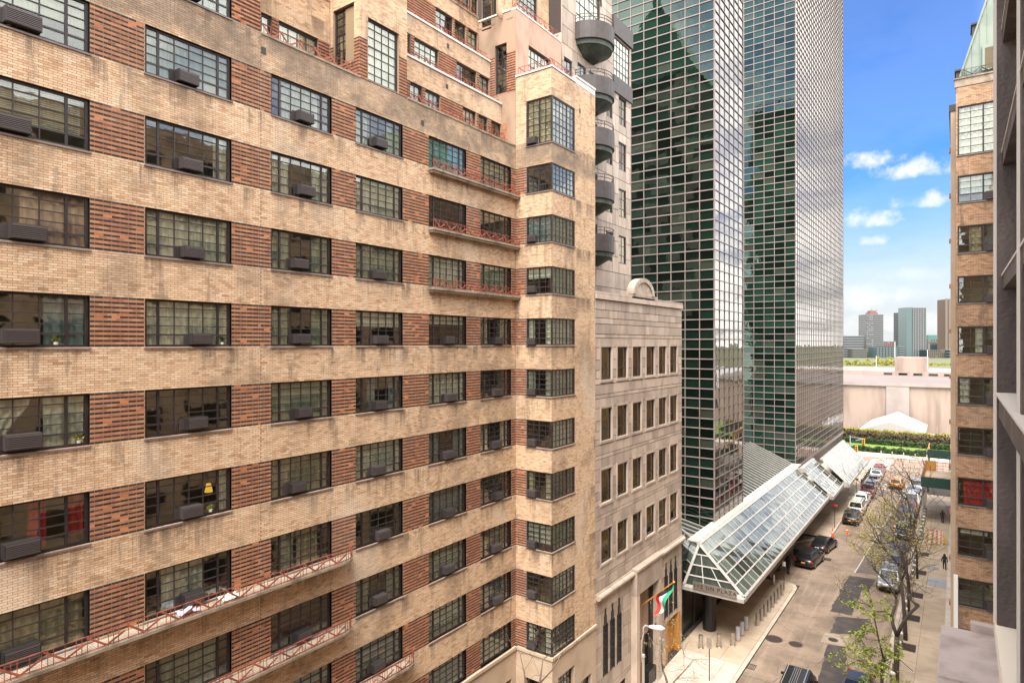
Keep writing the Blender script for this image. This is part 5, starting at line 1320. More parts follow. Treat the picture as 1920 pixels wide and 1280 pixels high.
# ---------------------------------------------------------------- cars
def make_car(name, label, kind, m, loc, rz=0.0, door=False, orange=True, sign=False, rack=False):
    t = thing(name, label, {'suv':'car','sedan':'car','van':'van','pickup':'pickup truck','taxi':'taxi'}[kind], loc, rz)
    Lc, Wc, Hc, belt, gr = {'suv':(4.7,1.92,1.72,1.05,.22),'sedan':(4.8,1.86,1.45,.95,.18),'van':(5.2,2.0,1.95,1.12,.24),'pickup':(5.5,2.0,1.85,1.12,.28),'taxi':(4.7,1.88,1.68,1.02,.2)}[kind]
    def part(b, nm, mm, smooth=False, par=t): o = b.build(nm, mm, None, smooth); o.parent = par; return o
    hw = Wc/2; yb, yf = -Lc/2, Lc/2
    if kind == 'sedan': st = [(0,.80,.80,.42),(.04,.93,.93,.30),(.20,.97,1.0,gr),(.35,1.0,1.03,gr),(.60,1.0,1.03,gr),(.72,.99,1.0,gr),(.92,.93,.86,.26),(.98,.84,.74,.34),(1,.78,.66,.42)]
    else: st = [(0,.86,.92,.40),(.03,.95,.98,.30),(.15,.99,1.0,gr),(.40,1.0,1.02,gr),(.62,1.0,1.02,gr),(.74,.99,1.0,gr),(.93,.94,.90,.26),(.985,.86,.78,.34),(1,.80,.70,.42)]
    b = MB(); rings = []
    for (f, wf, bf, z0) in st:
        y = yb+Lc*f; w_ = hw*wf; z1 = belt*bf; zm = z0+(z1-z0)*.45
        rings.append([(-w_*.86,y,z0),(-w_,y,z0+.12),(-w_*1.0,y,zm),(-w_*.97,y,z1-.14),(-w_*.88,y,z1-.01),(-w_*.4,y,z1+.02),(w_*.4,y,z1+.02),(w_*.88,y,z1-.01),(w_*.97,y,z1-.14),(w_,y,zm),(w_,y,z0+.12),(w_*.86,y,z0)])
    for r in rings: b.v.extend(r)
    k = 12
    for i in range(len(rings)-1):
        for j in range(k): j2 = (j+1) % k; b.f.append((i*k+j, i*k+j2, (i+1)*k+j2, (i+1)*k+j)); b.m.append(0)
    b.f.append(tuple(range(k))[::-1]); b.m.append(0); b.f.append(tuple((len(rings)-1)*k+j for j in range(k))); b.m.append(0)
    b.f = [f[::-1] for f in b.f]
    body = part(b, 'body', m, True)
    # cabin: base and roof rectangles
    if kind == 'sedan': cb = (-.38, .24, -.20, .06)
    elif kind == 'pickup': cb = (-.10, .27, -.07, .12)
    elif kind == 'van': cb = (-.485, .33, -.455, .18)
    else: cb = (-.475, .26, -.40, .10)
    y0, y1, ty0, ty1 = [Lc*q for q in cb]; wb, wt = hw*.90, hw*.74; zb, zt = belt-.02, Hc
    B = [(-wb,y0,zb),(wb,y0,zb),(wb,y1,zb),(-wb,y1,zb)]; T = [(-wt,ty0,zt-.05),(wt,ty0,zt-.05),(wt,ty1,zt-.03),(-wt,ty1,zt-.03)]
    ym = (ty0+ty1)/2
    b = MB(); b.add(B+T+[(-wt*.75,ty0+.10,zt),(wt*.75,ty0+.10,zt),(wt*.75,ty1-.10,zt),(-wt*.75,ty1-.10,zt)],
        [(0,1,5,4),(1,2,6,5),(2,3,7,6),(3,0,4,7),(4,5,9,8),(5,6,10,9),(6,7,11,10),(7,4,8,11),(8,9,10,11)])
    part(b, 'cabin', m)
    def pane(nm, a, c, e, g, i0, i1, j0, j1, out):   # a-c bottom, g-e top ; inset in u, v
        a, c, e, g = map(Vector, (a, c, e, g)); P = lambda u, v: a.lerp(c, u).lerp(g.lerp(e, u), v)+out
        q = MB(); q.add([P(i0,j0),P(i1,j0),P(i1,j1),P(i0,j1)], [(0,1,2,3)]); part(q, nm, CGLASS)
    pane('windscreen', B[3], B[2], T[2], T[3], .06, .94, .06, .93, Vector((0,.014,.008)))
    pane('rear_window', B[0], B[1], T[1], T[0], .08, .92, .14 if kind != 'van' else .1, .90, Vector((0,-.014,.006)))
    for s_, (i, j) in ((-1,(0,3)), (1,(1,2))):
        out = Vector((s_*.012, 0, .004)); cuts = ((.05,.46),(.50,.93)) if kind in ('sedan','pickup') else ((.04,.27),(.30,.60),(.63,.93))
        for (u0, u1) in cuts: pane('side_window', B[i], B[j], T[j], T[i], u0, u1, .10, .88, out)
    for y in (yb+Lc*.19, yb+Lc*.80):
        for s_ in (-1, 1):
            w_ = MB(); w_.lathe([(.20,-.11),(.31,-.115),(.345,-.08),(.345,.08),(.31,.115),(.20,.11)], 16, (s_*(hw-.10), y, .345), 0, 'x'); wh = part(w_, 'wheel', TYRE, False)
            r_ = MB(); r_.lathe([(.03,s_*.13),(.09,s_*.118),(.20,s_*.112)], 10, (s_*(hw-.10), y, .345), 0, 'x'); o = r_.build('rim', RIM); o.parent = wh
    for s_ in (-1, 1):
        zt_ = belt*.88; q = MB(); q.box((s_*hw*.70, yb-.015, zt_-.16), (s_*hw*.955, yb+.09, zt_+.02)); part(q, 'tail_light', TAIL)
        q = MB(); q.box((s_*hw*.60, yf-.10, .60), (s_*hw*.86, yf+.012, .73)); part(q, 'headlight', HEADL)
        q = MB(); q.box((s_*hw*.93, Lc*.19, belt-.02), (s_*(hw+.17), Lc*.19+.10, belt+.14)); part(q, 'mirror', m)
    q = MB(); q.box((-hw*.86, yb-.06, .34), (hw*.86, yb+.08, .50)); q.box((-hw*.86, yf-.12, .30), (hw*.86, yf+.04, .46)); part(q, 'bumper', BLACK if kind in ('suv','van','taxi') else m)
    q = MB(); q.box((-.20, yb-.075, .62), (.20, yb-.02, .76)); part(q, 'number_plate', PLATEO if orange else WHITEP)
    q = MB(); q.box((-hw*.5, yf-.06, .46), (hw*.5, yf+.008, .62)); part(q, 'radiator_grille', BLACK)
    if kind == 'pickup':
        q = MB(); q.box((-hw*.80, yb+.08, belt-.005), (hw*.80, -.12*Lc, belt+.012)); part(q, 'load_bed', BLACK)
    if kind in ('suv', 'van'):
        for s_ in (-1, 1): q = MB(); q.bar((s_*wt*.82, ty0+.1, zt+.05), (s_*wt*.82, ty1-.1, zt+.05), .04, .05); part(q, 'roof_rail', GALV if rack else BLACK)
    if rack:
        for j in range(4): q = MB(); q.bar((-wt*.25+j*wt*.17, ty0+.2, zt+.03), (-wt*.25+j*wt*.17, ty1-.3, zt+.03), .02, .03); part(q, 'roof_strip', GALV)
    if sign:
        q = MB(); q.box((-.35, ym-.1, zt), (.35, ym+.1, zt+.2)); part(q, 'roof_sign', WHITEP)
    if door:
        q = MB(); a = Vector((-hw*.98, Lc*.17, .35)); d = Vector((-1, -.25, 0)).normalized()*1.0
        u_ = Vector((0,0,.72)); n_ = Vector((.03,-.06,0)); q.add([a, a+d, a+d+u_, a+u_, a+n_, a+d+n_, a+d+u_+n_, a+u_+n_], [(0,1,2,3),(7,6,5,4),(0,4,5,1),(1,5,6,2),(2,6,7,3),(3,7,4,0)])
        q.bar(a+d*.98+u_, a+d*.80+u_*1.85, .05); q.bar(a+d*.80+u_*1.85, a+d*.12+u_*1.85, .05); q.bar(a+d*.12+u_*1.85, a+u_, .05); part(q, 'open_door', m)
    return t
BLK, WHT, SIL, REDC, GRY, YELC, WINE, BEI = (paint('car_'+n, c, mm) for n, c, mm in (('black',(.010,.010,.011),0),('white',(.68,.67,.65),0),('silver',(.42,.42,.42),.6),('red',(.32,.03,.025),0),('dark_grey',(.06,.06,.065),.3),('taxi_orange',(.72,.27,.012),0),('wine',(.16,.03,.03),.2),('champagne',(.40,.36,.30),.5)))
def kerb_loc(px, py, X, back=2.35): p = G(px, py); return (X, p.y+back, .005)
make_car('suv', 'black people carrier with grey roof strips driving away at the bottom of the street', 'van', BLK, (-8.8, 44.9, .013), R(2), rack=True, orange=False)
make_car('suv', 'black car with its left front door open in the lay-by', 'suv', BLK, (-13.15, 74.0, .01), R(-6), door=True)
make_car('parked_car', 'black sedan parked ahead of the car with the open door', 'sedan', BLK, (-12.75, 80.2, .01), R(-8), orange=False)
make_car('suv', 'glossy black car at the tail of the parked row by the canopy', 'suv', BLK, (-11.55, 94.6, .005), R(-2))
make_car('van', 'white people carrier parked second in the row by the canopy', 'van', WHT, (-11.65, 100.6, .005), 0)
make_car('suv', 'white car parked in front of the white people carrier', 'suv', WHT, (-11.7, 106.4, .005), 0)
make_car('pickup_truck', 'grey and wine pickup truck with red tail lights in the canopy row', 'pickup', WINE, (-11.65, 112.2, .005), 0)
make_car('parked_car', 'silver sedan parked ahead of the pickup truck', 'sedan', SIL, (-11.7, 117.8, .005), 0)
make_car('parked_car', 'champagne sedan parked ahead of the silver sedan', 'sedan', BEI, (-11.75, 122.9, .005), 0)
make_car('suv', 'pale silver car second from the front of the canopy row', 'suv', SIL, (-11.8, 127.9, .005), 0)
make_car('suv', 'red car at the front of the canopy row by the avenue', 'suv', REDC, (-11.85, 132.8, .005), 0)
make_car('taxi', 'orange yellow taxi driving toward the avenue', 'taxi', YELC, (-8.35, 121.5, .01), R(-1), sign=True)
RX = -5.55
for (y, kind, m, lab) in ((47.6,'sedan',GRY,'dark car under the fresh green tree at the bottom of the right kerb'), (71.8,'suv',SIL,'silver car under the olive budding tree by the right kerb'), (79.6,'suv',GRY,'dark grey car parked ahead of the silver one by the right kerb'),
        (91.5,'sedan',BLK,'black sedan beside the orange cones on the right kerb'), (97.8,'suv',GRY,'dark car behind the red one on the right kerb'), (103.6,'suv',REDC,'red car parked by the right kerb near the green shed'),
        (109.4,'van',WHT,'white people carrier parked by the green shed'), (115.2,'sedan',SIL,'silver sedan parked beside the green shed'), (121.0,'suv',WHT,'white car nearest the avenue on the right kerb')):
    make_car('parked_car', lab, kind, m, (RX, y, .015), R(180))

# ---------------------------------------------------------------- street furniture
def bollard(name, label, loc, r, h, m, grp, cap=None):
    t = thing(name, label, 'bollard', loc, group=grp); b = MB(); b.lathe([(r,0),(r,h-.03),(r*.93,h)], 14); o = b.build('shaft', m, None, False); o.parent = t
    b = MB(); b.lathe([(r*1.03,h-.10),(r*1.03,h-.03),(r*.9,h+.015)], 14); o = b.build('cap', cap or m); o.parent = t
    b = MB(); b.lathe([(r*1.4,0),(r*1.4,.02),(r,.04)], 14); o = b.build('base_ring', GRYR if m is GREYP else m); o.parent = t; return t
GRYR = M('rusty_base', (.30,.14,.07), .8)
gp = 'steel bollards on the left pavement'
for i, (X, Y) in enumerate(((-16.4,48.2),(-15.3,49.2),(-14.5,50.1))):
    bollard('bollard', 'brushed steel bollard %s by the canopy corner' % ('nearest the oak door','in the middle of three','nearest the kerb of three')[i], (X,Y,.14), .17, 1.0, STEEL, gp)
for i, (X, Y) in enumerate(((-14.4,51.2),(-14.4,52.3),(-14.4,53.5))):
    bollard('bollard', 'grey painted bollard with rusty base, %s of three' % ('nearest the mission','middle','farthest along')[i], (X,Y,.14), .17, 1.05, GREYP, gp)
for i in range(8):
    bollard('bollard', 'brushed steel bollard, %s along the kerb from the grey painted ones' % ordinal(i+1), (-13.8+i*.03, 54.8+i*1.13, .14), .16, 1.05, STEEL, gp)
bollard('bollard', 'lone steel bollard at the lay-by edge under the canopy', (-14.9,65.1,.14), .16, 1.0, STEEL, gp)
g2 = 'steel bollards along the right kerb'; k = 0
for i in range(30):
    y = 50.5+i*1.85
    if y < 110: bollard('bollard', 'steel bollard with pale cap, %s up the right kerb' % (ordinal(i+1) if i < 20 else ordinal(i-19)+' after the twentieth'), (-3.72, y, .14), .17, 1.0, STEEL, g2, WHITEP)
for i in range(9): bollard('bollard', 'dark bollard in the short row near the avenue corner, %s from the parked cars' % ordinal(i+1), (-13.3, 120+i*1.5, .14), .16, 1.0, COPP, 'dark bollards near the avenue corner', WHITEP)
def cone(loc, label, h=.75):
    t = thing('traffic_cone', label, 'traffic cone', loc, group='orange traffic cones'); b = MB(); b.lathe([(.17,.03),(.03,h)], 12); o = b.build('cone', ORANGE); o.parent = t
    b = MB(); b.box((-.22,-.22,0),(.22,.22,.035)); o = b.build('base', ORANGE if h < 1 else BLACK); o.parent = t
    b = MB(); b.lathe([(.172-.14*.45+.006,.03+(h-.03)*.45),(.172-.14*.62+.006,.03+(h-.03)*.62)], 12); o = b.build('band', WHITEP if h > .8 else REDS); o.parent = t
cone(tuple(G(1561,1009)+Vector((0,0,.14))), 'tall orange cone at the end of the lay-by kerb', 1.2); cone(tuple(G(1588,1000)), 'squat red cone behind the glossy black car', .9)
for i, (x, y) in enumerate(((-6.6,93.4),(-6.5,97.0),(-6.4,101.0),(-6.35,103.6))): cone((x,y,.012), 'orange cone standing in the street beside the right hand parked cars, %s from the viewer' % ordinal(i+1), 1.0)
def barricade(label, x0, x1, y):
    t = thing('barricade', label, 'barricade', ((x0+x1)/2, y, .14), group='striped barricades'); w_ = x1-x0
    for z in (.30,.62,.95):
        for j in range(8):
            a, c = -w_/2+w_*j/8, -w_/2+w_*(j+1)/8; b = MB(); sk = .07
            b.add([(a,-.02,z),(c,-.02,z),(c+sk,-.02,z+.2),(a+sk,-.02,z+.2),(a,.02,z),(c,.02,z),(c+sk,.02,z+.2),(a+sk,.02,z+.2)], [(0,1,2,3),(7,6,5,4),(0,4,5,1),(1,5,6,2),(2,6,7,3),(3,7,4,0)])
            o = b.build('stripe', ORANGE if j % 2 else WHITEP); o.parent = t
    for s_ in (-1, 1):
        b = MB(); b.bar((s_*w_/2, -.3, 0), (s_*w_/2, 0, 1.2), .05); b.bar((s_*w_/2, .3, 0), (s_*w_/2, 0, 1.2), .05); o = b.build('leg', WHITEP); o.parent = t
barricade('orange and white striped barricade across the right pavement', -3.4, -1.55, 88.6); barricade('striped barricade behind the front one on the right pavement', -3.4, -1.6, 91.4)
t = thing('folded_barrier', 'yellow folding barrier standing beside the striped barricade', 'barrier', (-1.35, 89.6, .14)); b = MB()
for j in range(3): b.bar((-.2, -.3+j*.3, 0), (.2, -.2+j*.3, 1.1), .06); b.bar((.2, -.3+j*.3, 0), (-.2, -.2+j*.3, 1.1), .06)
o = b.build('lattice', YEL); o.parent = t
def sign_post(label, px, py, h, m, w_=.30, hh=.45):
    p = G(px, py, .14); t = thing('sign_post', label, 'sign post', tuple(p)); b = MB(); b.tube([(0,0,0),(0,0,h)], .035, 6); o = b.build('post', BLACK); o.parent = t
    b = MB(); b.box((-w_/2,-.06,h-hh),(w_/2,-.037,h)); o = b.build('sign_plate', m); o.parent = t
sign_post('black sign post with small grey plate on the near left pavement', 1330, 1275, 3.0, STEEL, .35, .7); sign_post('black sign post with white plate at the lay-by corner', 1470, 1106, 2.8, WHITEP)
sign_post('black sign post with red plate beside the parked black car', 1565, 990, 3.1, REDS, .7, .22); sign_post('black sign post with red plate farther along the canopy row', 1606, 931, 2.9, REDS, .5, .3)
def disc(name, label, px, py, r, m=IRONC, ex=1.0, z=.004):
    p = G(px, py); t = thing(name, label, 'manhole cover', (p.x, p.y, z)); b = MB(); b.lathe([(r,0),(r,.012),(r*.9,.012),(r*.88,.006),(0.01,.006)], 24); o = b.build('cover', m); o.parent = t
    b = MB(); b.lathe([(r*1.14,0),(r*1.14,.005),(r*1.01,.005)], 24); o = b.build('ring', ASPHM); o.parent = t
disc('manhole_cover', 'round iron manhole cover nearest the left kerb', 1451, 1197, .62); disc('manhole_cover', 'round rusty manhole cover in the middle of the near road', 1492, 1207, .48)
disc('manhole_cover', 'dark oval looking manhole cover under the canopy edge', 1454, 1067, .5, IRONC, 1, .15 if False else .012); disc('manhole_cover', 'manhole cover set in the pale concrete patch', 1562, 1199, .34, IRONC, 1, .016)
t = thing('drain_grate', 'square iron drain grate by the near left kerb', 'drain grate', tuple(G(1405,1248,.004))); b = MB()
b.box((-.45,-.4,0),(.45,-.34,.02)); b.box((-.45,.34,0),(.45,.4,.02))
for k in range(8): b.box((-.45+k*.12,-.34,0),(-.40+k*.12,.34,.018))
o = b.build('bars', IRONC); o.parent = t
t = thing('utility_plate', 'rusty rectangular plate in the road beside the black cars', 'plate', tuple(G(1546,1047,.004))); b = MB(); b.box((-.65,-.45,0),(.65,.45,.015)); b.box((-.6,-.4,.015),(.6,.4,.02)); o = b.build('plate', IRONC); o.parent = t
for i, (x0, x1, y0, y1) in enumerate(PITS):
    t = thing('tree_pit', 'dark paved tree pit beside the right kerb, %s from the viewer' % ordinal(i+1), 'tree pit', ((x0+x1)/2, (y0+y1)/2, .145), group='tree pits along the right kerb'); b = MB()
    b.box((-.62,-.7,0),(.62,.7,.008)); o = b.build('soil', DIRT); o.parent = t
    b = MB(); [b.box((-.6+a*.31,-.68+c*.35,.008),(-.6+a*.31+.28,-.68+c*.35+.31,.03)) for a in range(4) for c in range(4)]; o = b.build('setts', IRONC, None, kind='stuff'); o.parent = t
t = thing('cellar_hatch', 'pair of grey steel cellar hatches in the right pavement', 'hatch', (-1.75, 75.3, .145), 0); 
for y in (-.95, .55):
    b = MB(); b.box((-.75,y-.62,0),(.75,y+.62,.03)); [b.box((-.7,y-.55+k*.2,.03),(.7,y-.52+k*.2,.04)) for k in range(6)]; o = b.build('leaf', GALV); o.parent = t
t = thing('vent_grate', 'small grey grate in the right pavement beyond the hatches', 'grate', (-2.2, 79.6, .145)); b = MB(); [b.box((-.5,-.6+k*.15,0),(.5,-.52+k*.15,.02)) for k in range(8)]; o = b.build('bars', GALV); o.parent = t
sheet('pavement_joint', rect(-.96, -.92, 44, 100), .152, PAINT); sheet('pale_pavement_strip', rect(-.92, -.31, 70.0, 71.4), .156, PAINT)
# street lamp with its long curved arm
lp = Vector((-13.9, 37.2, .14)); t = thing('street_lamp', 'grey street lamp with curved arm and cobra head before the mission', 'street lamp', tuple(lp), world=True)
top = AT(1206, 1232, DEP(lp.x, lp.y)); lp2 = Vector((top.x, top.y, .14)); b = MB(); b.tube([lp2, (top.x, top.y, top.z)], [.11, .085], 10); b.lathe([(.09,0),(.13,.05),(.10,.2),(.02,.24)], 10, (top.x, top.y, top.z)); b.build('pole', GALV, t)
arm = [AT(px, py, DEP(lp.x, lp.y)+k*.18) for k, (px, py) in enumerate(((1206,1240),(1160,1238),(1160,1215),(1163,1198),(1172,1185),(1186,1175),(1200,1172),(1216,1174)))]
arm = [AT(px, py, DEP(lp.x, lp.y)) for (px, py) in ((1159,1238),(1159,1215),(1162,1199),(1171,1185),(1185,1175),(1200,1171),(1217,1174))]
o_ = arm[0]; b = MB(); b.tube([(top.x, top.y, top.z-.3)]+[tuple(p+(Vector((top.x, top.y, top.z-.3))-o_)*f) for p, f in zip(arm, (0.97,.93,.88,.75,.45,.2,0))], .05, 8); b.build('arm', GALV, t)
hd = arm[-1]; b = MB(); d_ = Vector((cT, sT, 0)); b.tube([hd, hd+d_*.25+Vector((0,0,-.03)), hd+d_*.75+Vector((0,0,-.10)), hd+d_*.95+Vector((0,0,-.13))], [.07,.14,.16,.05], 10); b.build('lamp_head', WHITEP, t)
b = MB(); b.lathe([(.03,0),(.06,.03),(.05,.14),(.02,.16)], 8, (hd.x+d_.x*.4, hd.y+d_.y*.4, hd.z+.08)); b.build('photocell', COPP, t)
# traffic lights over the avenue
t = thing('traffic_light', 'yellow traffic lights on a grey mast arm at the avenue corner', 'traffic light', (-15.5, 140, 0), world=True)
b0 = Vector((ONY(1594, 139), 139, .14)); zt = ZY(822, b0.x, 139); b = MB(); b.tube([b0, (b0.x, 139, zt+.6)], .10, 8); e = Vector((ONY(1619, 139), 139, zt+.2)); b.tube([(b0.x, 139, zt-1.2), (b0.x+1, 139, zt-.3), e], .07, 6); b.tube([(b0.x, 139, zt+.4), e], .04, 6); b.build('mast', GALV, t)
for x, z in ((e.x, e.z-.6), (b0.x+1.1, zt-1.9), (b0.x+1.05, zt-3.1)):
    b = MB(); b.box((x-.25, 138.75, z-.6), (x+.25, 139.1, z+.6)); h = b.build('signal_box', M('traffic_signal_yellow', (.62,.36,.02), .5), t)
    for k in range(3): q = MB(); q.lathe([(.13,-.04),(.15,0),(.02,.01)], 10, (x, 138.72, z-.38+k*.38), 0, 'y'); q.build('lens', BLACK, h)
b = MB(); b.box((b0.x+.4, 138.9, zt-.75), (b0.x+2.6, 139.0, zt-.3)); b.build('street_sign', GREENP, t)
# pavement shed: green hoarding on steel legs
t = thing('pavement_shed', 'scaffold shed with dark green hoarding and plank deck over the right pavement', 'scaffold shed', (-2.5, 108, .14), world=True)
sx0, sx1, sy0, sy1, sz = -4.05, -.45, 98.5, 112.5, 5.0
def hb(b, nm, m): return b.build(nm, m, t)
b = MB(); b.box((sx0, sy0, sz), (sx1, sy0+.08, sz+1.35)); hb(b, 'hoarding', GREENP); b = MB(); b.box((sx0, sy0+.09, sz), (sx0+.08, sy1, sz+1.35)); hb(b, 'hoarding', GREENP)
b = MB(); b.box((sx0+.081, sy0+.09, sz+.1), (sx0+.11, sy1, sz+1.34)); hb(b, 'plywood_lining', PLY); b = MB(); b.box((sx0+.1, sy1-1.4, sz+.12), (sx0+1.4, sy1-1.3, sz+1.6)); hb(b, 'plywood_panel', PLY)
for k in range(15):
    b = MB(); b.box((sx0+.12, sy0+.15+k*.92, sz), (sx1, sy0+.15+k*.92+.88, sz+.07)); hb(b, 'deck_plank', PLANK)
for x in (sx0+.15, sx1-.3):
    for y in (sy0+.4, sy0+4.8, sy0+9.2, sy1-.4): b = MB(); b.tube([(x,y,.14),(x,y,sz)], .06, 8); hb(b, 'leg', GALV)
for y in (sy0+.4, sy0+4.8): b = MB(); b.bar((sx0+.15,y,1.2),(sx1-.3,y,sz-.2), .05); b.bar((sx0+.15,y,sz-.2),(sx1-.3,y,1.2), .05); b.bar((sx0+.15,y,sz-.15),(sx0+.15,y+4.4,1.4), .05); hb(b, 'brace', STEEL)
b = MB(); [b.bar((sx0, sy1-1.0, sz+.4+k*.45), (sx1, sy1-1.0, sz+.4+k*.45), .04) for k in range(3)]; [b.bar((sx0+1.5+k*.7, sy1-1.0, sz), (sx0+1.5+k*.7, sy1-1.0, sz+1.3), .04) for k in range(4)]; hb(b, 'guard_rail', BLACK)
t = thing('pavement_shed', 'farther green shed with orange plywood sides near the avenue', 'scaffold shed', (-2.5, 130, .14), world=True)
b = MB(); b.box((-4.2, 124, 5.0), (-1.0, 124.1, 6.4)); b.build('hoarding', GREENP, t); b = MB(); b.box((-4.2, 124.1, 5.0), (-4.1, 132, 6.4)); b.box((-1.1, 124.0, 5.0), (-.4, 132, 6.9)); b.build('plywood_lining', PLY, t); b = MB(); b.box((-4.1, 124.1, 5.0), (-1.1, 132, 5.1)); b.build('deck', PLANK, t)
for x in (-4.1, -1.2):
    for y in (124.3, 128, 131.5): b = MB(); b.tube([(x,y,.14),(x,y,5)], .06, 6); b.build('leg', GALV, t)

# ---------------------------------------------------------------- people
def person(label, loc, rz, h=1.7, coat=(.02,.018,.022), legs=(.018,.018,.022), hair=(.02,.012,.008), stride=.16, skirt=False, arm_out=.10):
    t = thing('person', label, 'person', loc, rz)
    V = [(0,0,.95),(0,.01,1.15),(0,.0,1.38),(0,-.005,1.50),(0,.02,1.62),(0,.01,1.70),
         (-.17,0,1.40),(-.23-arm_out*.3,-.05,1.14),(-.22-arm_out,.05,.90),(-.21-arm_out,.08,.80), (.17,0,1.40),(.23+arm_out*.3,.04,1.14),(.22+arm_out,.0,.90),(.21+arm_out,.0,.80),
         (-.09,0,.90),(-.10,stride*.7,.50),(-.10,stride*.55,.09),(-.10,stride*.55+.14,.035), (.09,0,.90),(.10,-stride*.2,.50),(.10,-stride,.10),(.10,-stride+.13,.035)]
    E_ = [(0,1),(1,2),(2,3),(3,4),(4,5),(2,6),(6,7),(7,8),(8,9),(2,10),(10,11),(11,12),(12,13),(0,14),(14,15),(15,16),(16,17),(0,18),(18,19),(19,20),(20,21)]
    RR = [(.155,.11),(.15,.10),(.165,.10),(.06,.06),(.085,.10),(.075,.085),(.075,.07),(.055,.055),(.042,.042),(.045,.03),(.075,.07),(.055,.055),(.042,.042),(.045,.03),
          (.10,.10),(.068,.07),(.048,.05),(.042,.035),(.10,.10),(.068,.07),(.048,.05),(.042,.035)]
    me = bpy.data.meshes.new('body'); me.from_pydata([tuple(c*h/1.74 for c in v) for v in V], E_, [])
    o = bpy.data.objects.new('body', me); COL.objects.link(o); sk = o.modifiers.new('skin', 'SKIN'); sk.use_smooth_shade = True
    for i, r in enumerate(RR): me.skin_vertices[0].data[i].radius = r
    me.skin_vertices[0].data[0].use_root = True
    sb = o.modifiers.new('sub', 'SUBSURF'); sb.levels = 1; sb.render_levels = 1
    dg = bpy.context.evaluated_depsgraph_get(); m2 = bpy.data.meshes.new_from_object(o.evaluated_get(dg)); o.modifiers.clear(); o.data = m2; m2.name = 'body'
    m2.materials.clear(); sk_m = M('skin', (.42,.25,.17), .6); cm, lm = M('coat', coat, .8), M('trousers', legs, .8)
    for m in (sk_m, cm, lm, BLACK): m2.materials.append(m)
    for p in m2.polygons:
        z = p.center.z/h*1.74; p.material_index = 0 if z > 1.52 else (3 if z < .10 else (0 if abs(p.center.x) > .19 and z < .86 else 1 if z > .82 or (skirt and z > .6) else 2))
    o.parent = t
    b = MB(); s_ = h/1.74; n = 12
    b.lathe([(.02,.135),(.075,.11),(.105,.04),(.112,-.03),(.10,-.12),(.085,-.22)], n, (0,-.01*s_,1.64*s_)); hb_ = b.build('hair', M('hair', hair, .7), None, True); hb_.parent = t; hb_.scale = (1,.92,1)
    b = MB(); b.lathe([(.018,.0),(.02,.02)], 6, (-.03*s_,.092*s_,1.645*s_), 0, 'y'); b.lathe([(.018,.0),(.02,.02)], 6, (.03*s_,.092*s_,1.645*s_), 0, 'y'); b.box((-.012,.09,1.58*s_),(.012,.125,1.63*s_)); e = b.build('face', sk_m); e.parent = t
    return t
p = G(1771, 1070); person('person in dark jacket and trousers with long dark hair walking away on the right pavement', (p.x, p.y, .145), R(3), 1.66, stride=.18, arm_out=.05)
p = G(1475, 1076); person('person in a black suit standing behind the car with the open door', (p.x+.15, p.y, .012), R(-20), 1.82, stride=.05, arm_out=.03)
p = G(1767, 986); person('dark clothed person standing under the green shed', (p.x, p.y+1.2, .145), R(160), 1.7, (.03,.028,.03), stride=.05)
p = G(1597, 918); person('distant dark clothed person standing at the far end of the canopy', (-14.6, 113.5, .145), R(200), 1.75, (.05,.035,.03), stride=.05)

# small things in and under the apartment windows
def pot(label, pl_, u, z, m=LEAFG):
    p = pl_.p(u, z, -.16); t = thing('potted_plant', label, 'plant', p); b = MB(); b.lathe([(.05,0),(.07,.10)], 10); o = b.build('pot', WHITEP); o.parent = t; b = MB()
    for k in range(40):
        v = Vector((random.gauss(0,.03), random.gauss(0,.07), random.uniform(.1,.26))); q = Vector((random.gauss(0,1),random.gauss(0,1),1)).normalized()*.05; u_ = q.orthogonal().normalized()*.02; b.add([v-q, v-u_, v+q, v+u_], [(0,1,2,3)])
    o = b.build('leaves', m); o.parent = t
pot('small green plant in white pot behind the left edge window beside its air conditioner', P_main, 6.55, rowz(4)[0]+.06); pot('small dark green plant in the right corner of the white curtained window', P_main, 11.3, rowz(4)[0]+.06, HEDGE)
pot('yellow flowering plant at the right end of the white curtained window at the left edge', P_main, 7.1, rowz(5)[0]+.06, HEDGEY); pot('leafy plant on the sill of the top left window', P_main, 5.5, rowz(1)[0]+.06, HEDGE)
pot('green plant beside the yellow table lamp in its window', P_main, 10.9, rowz(6)[0]+.06)
t = thing('table_lamp', 'yellow shaded table lamp glowing inside a window of the second column', 'lamp', P_main.p(11.0, rowz(6)[0]+.40, -.45)); b = MB(); b.lathe([(.06,0),(.015,.03),(.015,.30)], 8); o = b.build('stem', BLACK); o.parent = t
ls = NT('lit_lamp_shade'); em = ls.n('ShaderNodeEmission', {'Color': (1,.55,.08,1), 'Strength': .45}); lsm = ls.done(em.outputs[0]); b = MB(); b.lathe([(.13,.28),(.07,.56)], 12); o = b.build('lamp_shade', lsm); o.parent = t
for lab, y, k in (('crumpled blue and white cloth lying on the upper long balcony', 9.9, 7), ('crumpled white cloth lying farther along the upper long balcony', 11.3, 7)):
    b = MB(); c = Vector((XF+.33, y, rowz(k)[0]-.035))
    for j in range(7):
        for i in range(7): b.v.append((c.x+(i-3)*.07+random.gauss(0,.01), c.y+(j-3)*.10, c.z+.02+abs(random.gauss(0,.06))))
    for j in range(6):
        for i in range(6): q = j*7+i; b.f.append((q,q+1,q+8,q+7)); b.m.append(0)
    tag(b.build('laundry_cloth', M('cotton_'+str(y), (.62,.64,.72) if y < 10 else (.7,.7,.66), .9, col2=(.2,.25,.45) if y < 10 else None, nsc=9)), lab, 'cloth')
